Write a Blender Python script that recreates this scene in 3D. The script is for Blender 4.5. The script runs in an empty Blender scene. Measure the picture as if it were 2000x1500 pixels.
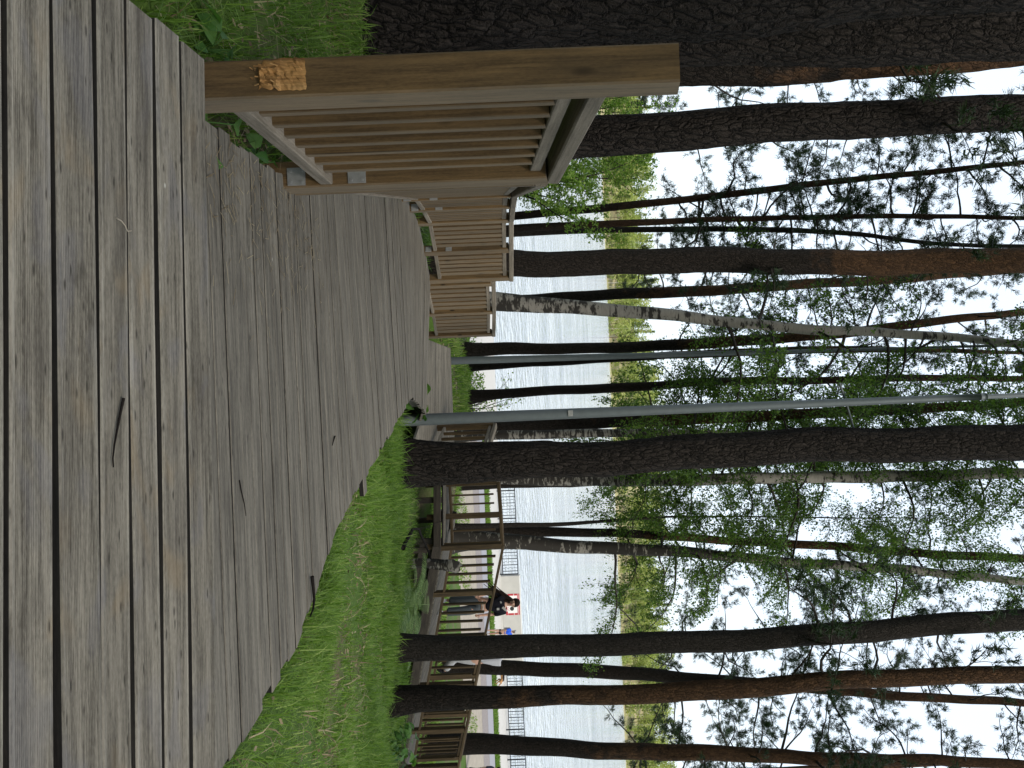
import bpy, math, random
import numpy as np
from mathutils import Vector, Matrix

random.seed(7)
RNG = np.random.default_rng(11)
SC = bpy.context.scene
COL = SC.collection

# ------------------------------------------------------------------ camera
TH = 0.040            # the phone was held on its side, 2.3 degrees off true
F = 1480.0            # focal length in photo pixels (2000 wide)
XH = 1226.0           # photo column of eye level in the middle row
CAMZ = 1.1
CXV = Vector((math.sin(TH), 0, math.cos(TH)))
CYV = Vector((-math.cos(TH), 0, math.sin(TH)))
cam_d = bpy.data.cameras.new("camera")
cam = bpy.data.objects.new("camera", cam_d)
COL.objects.link(cam)
cam.matrix_world = Matrix((
    (CXV.x, CYV.x, 0, 0), (CXV.y, CYV.y, -1, 0), (CXV.z, CYV.z, 0, CAMZ), (0, 0, 0, 1)))
cam_d.sensor_width = 36
cam_d.lens = F / 2000 * 36
cam_d.shift_x = -(XH - 1000) / 2000
cam_d.clip_start = 0.05
cam_d.clip_end = 6000
SC.camera = cam

# ------------------------------------------------------------------ sky, sun, exposure
SUN_EL, SUN_AZ = math.radians(50), math.radians(150)
world = bpy.data.worlds.new("World")
SC.world = world
world.use_nodes = True
wn = world.node_tree
wn.nodes.clear()
sky = wn.nodes.new("ShaderNodeTexSky")
sky.sky_type = 'NISHITA'
sky.sun_disc = False
sky.sun_elevation = SUN_EL
sky.sun_rotation = SUN_AZ
sky.dust_density = 3.0
sky.air_density = 1.0
veil = wn.nodes.new("ShaderNodeMix"); veil.data_type = 'RGBA'
veil.inputs[0].default_value = 0.62
veil.inputs[7].default_value = (11.3, 12.7, 14.1, 1)     # thin bright cloud veil
bg = wn.nodes.new("ShaderNodeBackground")
bg.inputs[1].default_value = 0.10
wo = wn.nodes.new("ShaderNodeOutputWorld")
wn.links.new(sky.outputs[0], veil.inputs[6])
wn.links.new(veil.outputs[2], bg.inputs[0])
wn.links.new(bg.outputs[0], wo.inputs[0])
sun_d = bpy.data.lights.new("sun", 'SUN')
sun_d.energy = 2.6
sun_d.angle = math.radians(11)
sun_d.color = (1.0, 0.95, 0.86)
sun = bpy.data.objects.new("sun", sun_d)
COL.objects.link(sun)
sdir = Vector((math.sin(SUN_AZ) * math.cos(SUN_EL), math.cos(SUN_AZ) * math.cos(SUN_EL), math.sin(SUN_EL)))
sun.rotation_euler = sdir.to_track_quat('Z', 'Y').to_euler()
sun.location = (8, -4, 20)
SC.view_settings.view_transform = 'Standard'
SC.view_settings.look = 'None'
SC.view_settings.exposure = 0.40
SC.view_settings.gamma = 1.0
SC.render.engine = 'CYCLES'
SC.cycles.max_bounces = 6
SC.cycles.diffuse_bounces = 3
SC.cycles.glossy_bounces = 2
SC.cycles.transmission_bounces = 3
SC.cycles.transparent_max_bounces = 6


# ------------------------------------------------------------------ pixel helpers
def P(x, y, D):
    """photo pixel (2000x1500) at D metres in front of the camera -> world point"""
    a = (x - XH) / F
    b = (750 - y) / F
    return Vector((0, 0, CAMZ)) + D * (a * CXV + b * CYV + Vector((0, 1, 0)))


def atX(y, D, x=1000):
    return P(x, y, D).x


# ------------------------------------------------------------------ mesh building
ORG = {}


def tag(o, label=None, cat=None, group=None, kind=None):
    if label: o['label'] = label
    if cat: o['category'] = cat
    if group: o['group'] = group
    if kind: o['kind'] = kind
    return o


def empty(name, loc, label, cat, group=None):
    o = bpy.data.objects.new(name, None)
    COL.objects.link(o)
    o.location = loc
    o.empty_display_size = 0.1
    ORG[o.name] = Vector(loc)
    return tag(o, label, cat, group)


def place(o, parent, origin):
    COL.objects.link(o)
    if parent is not None:
        o.parent = parent
        ORG[o.name] = ORG[parent.name].copy()
    else:
        o.location = origin
        ORG[o.name] = Vector(origin)
    return o


def mesh_np(name, V, Fq, mats, parent=None, origin=(0, 0, 0), wc=None, tn=None, smooth=False, mi=None):
    """V (n,3) world; Fq (m,k) uniform faces"""
    V = np.asarray(V, dtype=np.float32)
    Fq = np.asarray(Fq, dtype=np.int32)
    og = ORG[parent.name] if parent is not None else Vector(origin)
    me = bpy.data.meshes.new(name)
    n, (m, k) = len(V), Fq.shape
    me.vertices.add(n)
    me.vertices.foreach_set("co", (V - np.array(og, dtype=np.float32)).ravel())
    me.loops.add(m * k)
    me.loops.foreach_set("vertex_index", Fq.ravel())
    me.polygons.add(m)
    me.polygons.foreach_set("loop_start", np.arange(0, m * k, k, dtype=np.int32))
    me.polygons.foreach_set("loop_total", np.full(m, k, dtype=np.int32))
    if smooth:
        me.polygons.foreach_set("use_smooth", np.ones(m, dtype=bool))
    for mt in (mats if isinstance(mats, (list, tuple)) else [mats]):
        me.materials.append(mt)
    if mi is not None:
        me.polygons.foreach_set("material_index", np.asarray(mi, dtype=np.int32))
    if wc is not None:
        at = me.attributes.new("wc", 'FLOAT_VECTOR', 'POINT')
        at.data.foreach_set("vector", np.asarray(wc, dtype=np.float32).ravel())
    if tn is not None:
        at = me.attributes.new("tn", 'FLOAT', 'POINT')
        at.data.foreach_set("value", np.asarray(tn, dtype=np.float32).ravel())
    me.update(calc_edges=True)
    me.validate()
    return place(bpy.data.objects.new(name, me), parent, og)


class MB:
    def __init__(s):
        s.V, s.F, s.W, s.T, s.M = [], [], [], [], []

    def add(s, verts, faces, wc=None, tn=None, m=0):
        b = len(s.V)
        s.V.extend([tuple(v) for v in verts])
        s.F.extend([tuple(b + i for i in f) for f in faces])
        s.M.extend([m] * len(faces))
        s.W.extend([tuple(w) for w in (wc if wc is not None else verts)])
        t = random.random() if tn is None else tn
        s.T.extend([t] * len(verts))

    def beam(s, p0, p1, w, h, up=(0, 0, 1), ch=0.004, m=0, tn=None, taper=None):
        """rectangular beam p0->p1 with chamfered edges; w sideways, h along up"""
        p0, p1 = Vector(p0), Vector(p1)
        d = (p1 - p0); L = d.length; d.normalize()
        up = Vector(up)
        side = d.cross(up)
        if side.length < 1e-5:
            side = d.cross(Vector((1, 0, 0)))
        side.normalize()
        up2 = side.cross(d).normalized()
        a, b = w / 2, h / 2
        ch = min(ch, a * .5, b * .5)
        prof = [(-a + ch, -b), (a - ch, -b), (a, -b + ch), (a, b - ch), (a - ch, b), (-a + ch, b), (-a, b - ch), (-a, -b + ch)]
        off = Vector((random.random() * 30, random.random() * 30, random.random() * 30))
        V, W = [], []
        for p, u in ((p0, 0), (p1, L)):
            for q in prof:
                V.append(p + side * q[0] + up2 * q[1])
                W.append(Vector((u, q[0], q[1])) + off)
        Fs = [(i, (i + 1) % 8, 8 + (i + 1) % 8, 8 + i) for i in range(8)]
        Fs = [tuple(reversed(f)) for f in Fs]
        Fs += [tuple(range(8)), tuple(reversed(range(8, 16)))]
        s.add(V, Fs, W, tn, m)

    def plank(s, LA, RA, LB, RB, t=0.028, ch=0.003, tn=None):
        """deck board: top corners given, A = near edge, B = far edge"""
        LA, RA, LB, RB = map(Vector, (LA, RA, LB, RB))
        off = Vector((random.random() * 30, random.random() * 30, random.random() * 30))
        V, W = [], []
        dz = Vector((0, 0, 1))
        for (A, B, u) in ((LA, LB, 0.0), (RA, RB, (RA - LA).length)):
            w = (B - A).length
            e = (B - A).normalized()
            for q, z in ((0, -t), (0, -ch), (ch, 0), (w - ch, 0), (w, -ch), (w, -t)):
                V.append(A + e * q + dz * z)
                W.append(Vector((u, q, z)) + off)
        Fs = [(i, 6 + i, 6 + (i + 1) % 6, (i + 1) % 6) for i in range(6)]
        Fs += [tuple(range(6)), tuple(reversed(range(6, 12)))]
        s.add(V, Fs, W, tn)
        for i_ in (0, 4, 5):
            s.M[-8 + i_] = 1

    def tube(s, pts, rad, n=8, m=0, cap=True, tn=None):
        V, Q = tube_np(np.array([tuple(p) for p in pts]), np.array(rad), n)
        Fs = [tuple(q) for q in Q]
        if cap:
            Fs.append(tuple(reversed(range(n))))
            Fs.append(tuple(range(len(V) - n, len(V))))
        s.add(V, Fs, None, tn, m)

    def box(s, c, sz, m=0, ch=0.004, tn=None):
        c = Vector(c)
        s.beam(c - Vector((0, 0, sz[2] / 2)), c + Vector((0, 0, sz[2] / 2)), sz[0], sz[1], (0, 1, 0), ch, m, tn)

    def build(s, name, mats, parent=None, origin=None, smooth=False):
        if origin is None:
            a = np.array(s.V)
            mn, mx = a.min(0), a.max(0)
            origin = ((mn[0] + mx[0]) / 2, (mn[1] + mx[1]) / 2, mn[2])
        og = ORG[parent.name] if parent is not None else Vector(origin)
        me = bpy.data.meshes.new(name)
        me.from_pydata([(v[0] - og.x, v[1] - og.y, v[2] - og.z) for v in s.V], [], s.F)
        for mt in (mats if isinstance(mats, (list, tuple)) else [mats]):
            me.materials.append(mt)
        me.polygons.foreach_set("material_index", s.M)
        if smooth:
            me.polygons.foreach_set("use_smooth", [True] * len(s.F))
        at = me.attributes.new("wc", 'FLOAT_VECTOR', 'POINT')
        at.data.foreach_set("vector", np.array(s.W, dtype=np.float32).ravel())
        at = me.attributes.new("tn", 'FLOAT', 'POINT')
        at.data.foreach_set("value", np.array(s.T, dtype=np.float32))
        me.update()
        return place(bpy.data.objects.new(name, me), parent, og)


def tube_np(pts, rad, n):
    pts = np.asarray(pts, float); rad = np.asarray(rad, float)
    m = len(pts)
    t = np.gradient(pts, axis=0)
    t /= np.linalg.norm(t, axis=1)[:, None] + 1e-9
    ref = np.array([0, 0, 1.0]) if abs(t[:, 2]).mean() < 0.8 else np.array([1.0, 0, 0])
    a = np.cross(t, ref); a /= np.linalg.norm(a, axis=1)[:, None] + 1e-9
    b = np.cross(t, a)
    th = np.arange(n) * 2 * np.pi / n
    V = pts[:, None, :] + rad[:, None, None] * (np.cos(th)[None, :, None] * a[:, None, :] + np.sin(th)[None, :, None] * b[:, None, :])
    i = np.arange(m - 1)[:, None] * n
    j = np.arange(n)[None, :]
    j2 = (j + 1) % n
    Q = np.stack([i + j, i + n + j, i + n + j2, i + j2], -1).reshape(-1, 4)
    return V.reshape(-1, 3), Q


# ------------------------------------------------------------------ materials
def nmat(name):
    m = bpy.data.materials.new(name)
    m.use_nodes = True
    nt = m.node_tree
    nt.nodes.clear()
    out = nt.nodes.new("ShaderNodeOutputMaterial")
    bs = nt.nodes.new("ShaderNodeBsdfPrincipled")
    nt.links.new(bs.outputs[0], out.inputs[0])
    return m, nt, bs, out


class G:
    """tiny node-graph helper"""
    def __init__(s, nt): s.nt = nt

    def n(s, t, ins=None, **kw):
        nd = s.nt.nodes.new(t)
        for k, v in kw.items(): setattr(nd, k, v)
        for k, v in (ins or {}).items():
            if hasattr(v, 'links') or isinstance(v, bpy.types.NodeSocket):
                s.nt.links.new(v, nd.inputs[k])
            else:
                nd.inputs[k].default_value = v
        return nd

    def attr(s, name): return s.n("ShaderNodeAttribute", attribute_name=name)

    def map(s, vec, scale, loc=(0, 0, 0)):
        return s.n("ShaderNodeMapping", {0: vec, 1: loc, 3: scale}).outputs[0]

    def noise(s, vec, scale, detail=4, rough=.55, dist=0):
        return s.n("ShaderNodeTexNoise", {'Vector': vec, 'Scale': scale, 'Detail': detail, 'Roughness': rough, 'Distortion': dist}).outputs[0]

    def vor(s, vec, scale, feature='F1', out=0):
        nd = s.n("ShaderNodeTexVoronoi", {'Vector': vec, 'Scale': scale}, feature=feature)
        return nd.outputs[out]

    def ramp(s, fac, stops, interp='LINEAR'):
        nd = s.n("ShaderNodeValToRGB", {0: fac})
        cr = nd.color_ramp
        cr.interpolation = interp
        while len(cr.elements) < len(stops): cr.elements.new(0.5)
        for e, (p, c) in zip(cr.elements, stops):
            e.position = p
            e.color = (c, c, c, 1) if isinstance(c, (int, float)) else (*c, 1)
        return nd.outputs[0]

    def mix(s, fac, a, b, mode='MIX'):
        nd = s.n("ShaderNodeMix", data_type='RGBA', blend_type=mode)
        for i, v in ((0, fac), (6, a), (7, b)):
            if isinstance(v, bpy.types.NodeSocket): s.nt.links.new(v, nd.inputs[i])
            elif i == 0: nd.inputs[0].default_value = v
            else: nd.inputs[i].default_value = (*v, 1) if len(v) == 3 else v
        return nd.outputs[2]

    def math(s, op, a, b=0.5, clamp=False):
        nd = s.n("ShaderNodeMath", operation=op, use_clamp=clamp)
        for i, v in ((0, a), (1, b)):
            if isinstance(v, bpy.types.NodeSocket): s.nt.links.new(v, nd.inputs[i])
            else: nd.inputs[i].default_value = v
        return nd.outputs[0]

    def bump(s, h, strength, dist=0.01, normal=None):
        ins = {'Strength': strength, 'Distance': dist, 'Height': h}
        if normal is not None: ins['Normal'] = normal
        return s.n("ShaderNodeBump", ins).outputs[0]


def set_bs(nt, bs, color=None, rough=0.7, normal=None, spec=None, metallic=None):
    def st(k, v):
        if isinstance(v, bpy.types.NodeSocket): nt.links.new(v, bs.inputs[k])
        elif k == 'Base Color': bs.inputs[k].default_value = (*v, 1)
        else: bs.inputs[k].default_value = v
    if color is not None: st('Base Color', color)
    st('Roughness', rough)
    if normal is not None: st('Normal', normal)
    if spec is not None: st('Specular IOR Level', spec)
    if metallic is not None: st('Metallic', metallic)


def wood(name, dark, light, stain, stain_amt=0.5, grain=40, tint=0.35, rough=.8, bumpy=.35, knots=False, speck=False, oily=False, weather_lit=None):
    m, nt, bs, _ = nmat(name)
    g = G(nt)
    w = g.attr("wc").outputs['Vector']
    tn = g.attr("tn").outputs['Fac']
    gr = g.noise(g.map(w, (1.6, grain, grain)), 1.0, 7, .62)
    gr2 = g.noise(g.map(w, (6, grain * 4, grain * 4)), 1.0, 3, .6)
    gr3 = g.noise(g.map(w, (60, 240, 240), (5, 1, 2)), 1.0, 2, .6)
    f = g.math('ADD', g.math('MULTIPLY', gr, .45), g.math('ADD', g.math('MULTIPLY', gr2, .35), g.math('MULTIPLY', gr3, .20)))
    c = g.mix(g.ramp(f, [(.40, 0), (.60, 1)]), dark, light)
    bl = g.noise(g.map(w, (2.2, 9, 9)), 1.0, 5, .6)
    c = g.mix(g.math('MULTIPLY', g.ramp(bl, [(.5, 0), (.72, 1)]), stain_amt), c, stain)
    if oily:   # warm and bluish weather bands
        bw = g.noise(g.map(w, (4.2, 9, 9), (3, 1, 7)), 1.0, 2, .5, .6)
        c = g.mix(g.ramp(bw, [(.34, .30), (.44, 0)]), c, (.15, .148, .165))
        c = g.mix(g.ramp(bw, [(.60, 0), (.72, .32)]), c, (.27, .20, .115))
    if knots:
        kd = g.vor(g.map(w, (3.2, 9, 9)), 1.0)
        c = g.mix(g.ramp(kd, [(.07, 1), (.16, 0)]), c, tuple(x * .35 for x in dark))
    if weather_lit:   # weathered grey plus side light from the lake, painted in by face direction
        nv = g.n("ShaderNodeSeparateXYZ", {0: g.n("ShaderNodeNewGeometry").outputs['Normal']})
        ex = g.math('MAXIMUM', nv.outputs[0], nv.outputs[2])
        ex = g.math('ADD', ex, g.math('MULTIPLY', g.math('SUBTRACT', bl, .5), .5))
        wc_ = g.mix(g.ramp(f, [(.34, 0), (.66, 1)]), tuple(x * .62 for x in weather_lit), weather_lit)
        c = g.mix(g.ramp(ex, [(.5, 0), (.95, .55)]), c, wc_)
    ck = g.noise(g.map(w, (.9, 60, 60), (9, 2, 4)), 1.0, 2, .5)      # drying cracks along the grain
    c = g.mix(g.ramp(ck, [(.68, 0), (.75, .7)]), c, tuple(x * .3 for x in dark))
    if speck:
        sp = g.vor(g.map(w, (3.5, 8, 8)), 1.0)
        c = g.mix(g.ramp(sp, [(.016, .8), (.03, 0)]), c, (.50, .48, .43))
        pk = g.vor(g.map(w, (9, 42, 42), (2, 5, 1)), 1.0)      # dark pits and small knots
        c = g.mix(g.ramp(pk, [(.07, .8), (.15, 0)]), c, tuple(x * .3 for x in dark))
        dm = g.noise(g.map(w, (5, 14, 14), (8, 8, 1)), 1.0, 4, .65)      # damp dark patches
        c = g.mix(g.ramp(dm, [(.60, 0), (.72, .6)]), c, tuple(x * .5 for x in dark))
    k = g.math('ADD', g.math('MULTIPLY', tn, tint * 2), 1 - tint)
    c = g.mix(1.0, c, g.n("ShaderNodeCombineColor", {0: k, 1: k, 2: k}).outputs[0], 'MULTIPLY')
    set_bs(nt, bs, c, rough, g.bump(f, bumpy, .004), .25)
    return m


M = {}
M['deck'] = wood("weathered_decking", (.082, .073, .058), (.262, .238, .194), (.058, .051, .045), .5, 40, .10, speck=True, oily=True, bumpy=.35)
M['ramp'] = wood("weathered_boards", (.066, .058, .046), (.198, .178, .143), (.046, .040, .034), .55, 42, .12, speck=True)
M['rail'] = wood("treated_pine", (.060, .037, .016), (.138, .086, .037), (.036, .026, .015), .5, 30, .18, .75, .3, knots=True, weather_lit=(.205, .170, .122))
M['raildark'] = wood("dark_timber", (.040, .027, .014), (.100, .068, .034), (.026, .02, .013), .5, 30, .2, .8, .3)  # darker timber tone for the level landing and lower-ramp railings
M['railgrey'] = wood("greyed_pine", (.115, .098, .074), (.24, .205, .16), (.06, .052, .04), .55, 30, .16, .8, .3)
M['fresh'] = wood("fresh_split_wood", (.10, .048, .016), (.40, .215, .075), (.46, .30, .13), .7, 30, .1, .8, 1.0)
M['gap'] = wood("dark_board_edge", (.010, .009, .008), (.028, .025, .021), (.008, .008, .007), .5, 30, .2)  # near-black tone on the side walls and undersides of boards
M['groove'] = wood("dark_groove", (.045, .040, .033), (.135, .120, .098), (.03, .027, .024), .5, 40, .1)  # darker wood tone on the groove floors
M['under'] = wood("old_beam", (.036, .030, .024), (.085, .070, .054), (.02, .018, .016), .5, 22, .2)


def bark(name, plate, crack, orange, sx=15, sy=6, birch=False, depth=.03):
    m, nt, bs, _ = nmat(name)
    g = G(nt)
    w = g.attr("wc").outputs['Vector']
    tn = g.attr("tn").outputs['Fac']          # 0 = grey lower bark, 1 = orange upper bark
    if birch:
        n1 = g.noise(g.map(w, (5, 5, 16)), 1.0, 5, .65, .4)
        big = g.noise(g.map(w, (3, 3, 3.2), (4, 4, 4)), 1.0, 3, .55)
        thr = g.math('ADD', g.math('MULTIPLY', n1, .6), g.math('MULTIPLY', big, .4))
        thr = g.math('ADD', thr, g.math('MULTIPLY', g.math('SUBTRACT', .5, tn), .16))
        blk = g.ramp(thr, [(.475, 0), (.52, 1)])
        wh = g.mix(g.noise(g.map(w, (9, 9, 40)), 1.0, 3), (.15, .135, .115), (.33, .305, .265))
        c = g.mix(blk, wh, (.032, .028, .024))
        set_bs(nt, bs, c, .75, g.bump(thr, .5, .012), .2)
        return m
    wob = g.noise(w, 7, 5, .65)
    wv = g.n("ShaderNodeVectorMath", {0: w, 1: g.n("ShaderNodeCombineXYZ", {0: g.math('MULTIPLY', wob, .05), 1: g.math('MULTIPLY', wob, .10), 2: g.math('MULTIPLY', wob, .30)}).outputs[0]}, operation='ADD').outputs[0]
    ed = g.vor(g.map(wv, (sx, sx, sy)), 1.0, 'DISTANCE_TO_EDGE')
    ed2 = g.vor(g.map(wv, (sx * 2.3, sx * 2.3, sy * 2.6), (3, 3, 3)), 1.0, 'DISTANCE_TO_EDGE')
    cid = g.vor(g.map(wv, (sx, sx, sy)), 1.0, 'F1', 1)
    h = g.math('ADD', g.ramp(ed, [(0, 0), (.22, 1)]), g.math('MULTIPLY', g.ramp(ed2, [(0, 0), (.25, 1)]), .35))
    fine = g.noise(g.map(w, (30, 30, 14)), 1.0, 5, .7)
    pl = g.mix(fine, tuple(x * .35 for x in plate), tuple(min(1, x * 1.9) for x in plate))
    og = g.mix(fine, tuple(x * .65 for x in orange), tuple(min(1, x * 1.35) for x in orange))
    ofac = g.ramp(g.math('ADD', tn, g.math('MULTIPLY', g.math('SUBTRACT', g.noise(w, 3.2, 4, .6), .5), 1.1)), [(.42, 0), (.66, 1)])
    body = g.mix(ofac, pl, og)
    body = g.mix(g.math('MULTIPLY', g.n("ShaderNodeSeparateColor", {0: cid}).outputs[0], .55), body, tuple(x * .55 for x in plate))
    crk = g.ramp(h, [(.12, 1), (.6, 0)])
    c = g.mix(g.math('MULTIPLY', crk, g.math('SUBTRACT', 1.0, g.math('MULTIPLY', ofac, .45))), body, crack)
    hh = g.math('ADD', h, g.math('MULTIPLY', fine, .35))
    set_bs(nt, bs, c, .88, g.bump(hh, .9, depth), .12)
    return m


M['bark_big'] = bark("plated_pine_bark", (.034, .028, .024), (.0035, .003, .003), (.13, .056, .026), 21, 8.5, depth=.05)
M['bark'] = bark("pine_bark", (.034, .027, .022), (.005, .0045, .004), (.135, .073, .038), 30, 13, depth=.03)
M['bark_thin'] = bark("young_pine_bark", (.034, .025, .020), (.008, .007, .006), (.085, .046, .027), 38, 18, depth=.02)
M['bark_dark'] = bark("dark_smooth_bark", (.040, .034, .029), (.008, .007, .006), (.07, .042, .028), 36, 17, depth=.015)
M['bark_birch'] = bark("birch_bark", None, None, None, birch=True)


def simple(name, color, rough=.6, metallic=0, var=.25, scale=8, bump=.1, bdist=.005, spec=.3):
    m, nt, bs, _ = nmat(name)
    g = G(nt)
    co = g.n("ShaderNodeTexCoord").outputs['Object']
    nz = g.noise(co, scale, 5, .6)
    c = g.mix(nz, tuple(x * (1 - var) for x in color), tuple(min(1, x * (1 + var)) for x in color))
    set_bs(nt, bs, c, rough, g.bump(nz, bump, bdist) if bump else None, spec, metallic)
    return m


def leafmat(name, c0, c1, c2, trans=.45, rough=.5):
    m, nt, bs, out = nmat(name)
    g = G(nt)
    tn = g.attr("tn").outputs['Fac']
    c = g.ramp(tn, [(0, c0), (.55, c1), (1, c2)])
    set_bs(nt, bs, c, rough, None, .25)
    tr = g.n("ShaderNodeBsdfTranslucent", {0: g.mix(1.0, c, (1.25, 1.35, .7), 'MULTIPLY')})
    mx = g.n("ShaderNodeMixShader", {0: trans, 1: bs.outputs[0], 2: tr.outputs[0]})
    nt.links.new(mx.outputs[0], out.inputs[0])
    return m


M['grass'] = leafmat("grass_blades", (.055, .108, .016), (.130, .230, .034), (.33, .39, .13), .45)
M['birchleaf'] = leafmat("birch_leaves", (.036, .078, .014), (.078, .150, .024), (.14, .215, .045), .45)
M['needle'] = leafmat("pine_needles", (.014, .029, .013), (.025, .047, .020), (.042, .070, .030), .25)
M['shrubleaf'] = leafmat("shrub_leaves", (.10, .20, .03), (.19, .31, .055), (.34, .43, .13), .5)
M['broadleaf'] = leafmat("broad_leaves", (.04, .11, .022), (.075, .17, .035), (.13, .24, .06), .4)
M['fernleaf'] = leafmat("fern_fronds", (.06, .12, .03), (.12, .21, .06), (.30, .38, .17), .4)
M['farleaf'] = leafmat("far_foliage", (.10, .14, .04), (.25, .30, .085), (.42, .43, .15), .45)
M['litter'] = leafmat("dry_litter", (.08, .055, .03), (.17, .125, .07), (.33, .27, .17), .2)

M['galv'] = simple("galvanised_steel", (.115, .132, .136), .55, .3, .2, 14, .05)
M['galv_light'] = simple("zinc_plate", (.33, .33, .32), .45, .5, .3, 40, .1)
M['iron'] = simple("dark_painted_iron", (.022, .026, .032), .5, .2, .2, 10, .02)
M['concrete'] = simple("pale_concrete", (.42, .40, .37), .85, 0, .14, 3.5, .25, .01)
M['concrete_wall'] = simple("cast_concrete", (.46, .445, .41), .85, 0, .14, 2.5, .25, .01)
M['asphalt'] = simple("grey_asphalt", (.24, .235, .25), .9, 0, .12, 12, .3)
M['gravel'] = simple("sandy_ground", (.27, .235, .19), .95, 0, .35, 3, .5, .02)
M['brick_path'] = None
M['sign_white'] = simple("sign_white", (.75, .73, .70), .5, 0, .04, 4, 0)
M['sign_red'] = simple("sign_red", (.42, .035, .045), .5, 0, .08, 4, 0)
M['sign_black'] = simple("sign_black", (.03, .03, .03), .5, 0, .1, 4, 0)
M['twig'] = simple("dead_twig", (.012, .010, .009), .9, 0, .4, 30, .4, .005, .05)
M['paletwig'] = simple("pale_twig", (.30, .26, .20), .8, 0, .3, 30, .3)
M['limb'] = simple("dark_limb_bark", (.030, .024, .020), .85, 0, .35, 12, .3)
M['limb_orange'] = simple("orange_limb_bark", (.12, .052, .026), .85, 0, .35, 12, .3)

# brick path
m, nt, bs, _ = nmat("brick_paving"); g = G(nt)
co = g.n("ShaderNodeTexCoord").outputs['Object']
br = g.n("ShaderNodeTexBrick", {'Vector': co, 'Scale': 4.0, 'Color1': (.185, .155, .145, 1), 'Color2': (.15, .125, .12, 1), 'Mortar': (.25, .23, .21, 1), 'Mortar Size': .02})
set_bs(nt, bs, br.outputs[0], .9)
M['brick_path'] = m

# ground: soil, moss and leaf litter under the grass
m, nt, bs, _ = nmat("forest_ground"); g = G(nt)
co = g.n("ShaderNodeTexCoord").outputs['Object']
nz = g.noise(co, 1.1, 5, .6)
nf = g.noise(co, 22, 5, .7)
pos = g.n("ShaderNodeSeparateXYZ", {0: co})
soil = g.mix(nf, (.045, .036, .022), (.17, .135, .085))
green = g.mix(nf, (.03, .06, .012), (.09, .15, .03))
c = g.mix(g.ramp(nz, [(.36, 0), (.52, 1)]), soil, green)
set_bs(nt, bs, c, .95, g.bump(nf, .6, .03), .1)
M['ground'] = m

# lake
m, nt, bs, _ = nmat("lake_water"); g = G(nt)
co = g.n("ShaderNodeTexCoord").outputs['Object']
n1 = g.noise(g.map(co, (.8, .9, 1)), 1.0, 4, .6)
n2 = g.noise(g.map(co, (.05, .14, 1)), 1.0, 3, .5)
hgt = g.math('ADD', n1, g.math('MULTIPLY', n2, .6))
set_bs(nt, bs, g.mix(g.ramp(n2, [(.35, 0), (.65, 1)]), (.44, .485, .545), (.62, .66, .715)), .07, g.bump(hgt, 1.0, 1.0), .5)  # pale streaked tones put sky reflection into the base colour
bs.inputs['IOR'].default_value = 1.33
M['water'] = m

# far hillside
m, nt, bs, _ = nmat("far_bank"); g = G(nt)
co = g.n("ShaderNodeTexCoord").outputs['Object']
nf = g.noise(co, .12, 6, .65)
set_bs(nt, bs, g.mix(g.ramp(nf, [(.35, 0), (.65, 1)]), (.36, .28, .17), (.24, .26, .09)), .95)
M['farbank'] = m


# ------------------------------------------------------------------ terrain
RAMP0, RAMPS = 0.28, 0.17          # ramp top: z = RAMP0 - RAMPS * y


def ramp_z(y): return RAMP0 - RAMPS * y


XC = (np.array([0, 2, 3, 4.4, 7, 9, 12]), np.array([.3, .06, .05, -.38, -.83, -.7, -.2]))


def sstep(t):
    t = np.clip(t, 0, 1)
    return t * t * (3 - 2 * t)


def ground(X, Y):
    X = np.asarray(X, float); Y = np.asarray(Y, float)
    Dc = np.maximum(Y, 2.0)
    zr = np.where(Dc < 9, .53 - .24 * Dc, .53 - 2.16 - .20 * (Dc - 9)) - .09 * np.clip(X, -2, 14)
    zr = np.minimum(zr, -.06)
    zl = ramp_z(Dc) - .07 - .16 * sstep((Dc - 4.6) / 1.5) + .20 * np.clip(-X - .9, 0, 6)
    xc = np.interp(Y, *XC)
    s = sstep((X - xc + .7) / 1.4)
    z = zl * (1 - s) + zr * s
    # hollow under the boards
    under = np.minimum(z, ramp_z(Dc) - .20)
    k = sstep((1.02 - np.abs(X - xc)) / .16) * sstep((10.2 - Y) / .6) * sstep((Y - 1.9) / .15)
    z = z * (1 - k) + under * k
    kp = sstep((X + .97) / .06) * sstep((2.02 - Y) / .05)
    z = z * (1 - kp) + np.minimum(z, -.26) * kp
    # beyond the ramp
    Xp = np.clip(X, 0, 30)
    r2 = np.clip(X - 2, 0, 8)
    a122 = -2.40 - .115 * r2
    a135 = -3.15 - .20 * r2
    a148 = np.where(X < 1.2, -2.42, -2.42 - .28 * np.clip(X - 1.2, 0, 9))
    a175 = -2.62 - .15 * np.clip(X, 0, 12)
    a20 = -3.25 - .14 * np.clip(X, 0, 12)
    prof = np.array([12.2, 13.4, 14.9, 17.5, 20.0, 38.0, 51.6, 51.7, 60])
    stack = [a122, a135, a148, a175, a20, a20 * 0 - 7.9, a20 * 0 - 7.9, a20 * 0 - 12, a20 * 0 - 12]
    zf = np.array(stack[0], float)
    for i in range(len(prof) - 1):
        t = np.clip((Y - prof[i]) / (prof[i + 1] - prof[i]), 0, 1)
        zf = np.where(Y >= prof[i], stack[i] * (1 - t) + stack[i + 1] * t, zf)
    b = sstep((Y - 9.6) / 2.6)
    z = z * (1 - b) + zf * b
    # hillside behind the viewer
    z = z + np.clip(-Y - 2.5, 0, 40) * .45
    bumps = .02 * np.sin(X * 3.1 + Y * 1.7) * np.sin(Y * 2.3 - X) + .012 * np.sin(X * 7.7 - Y * 5.1)
    z = z + bumps * (Y < 38)
    return z


def gz(x, y): return float(ground(x, y))


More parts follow.
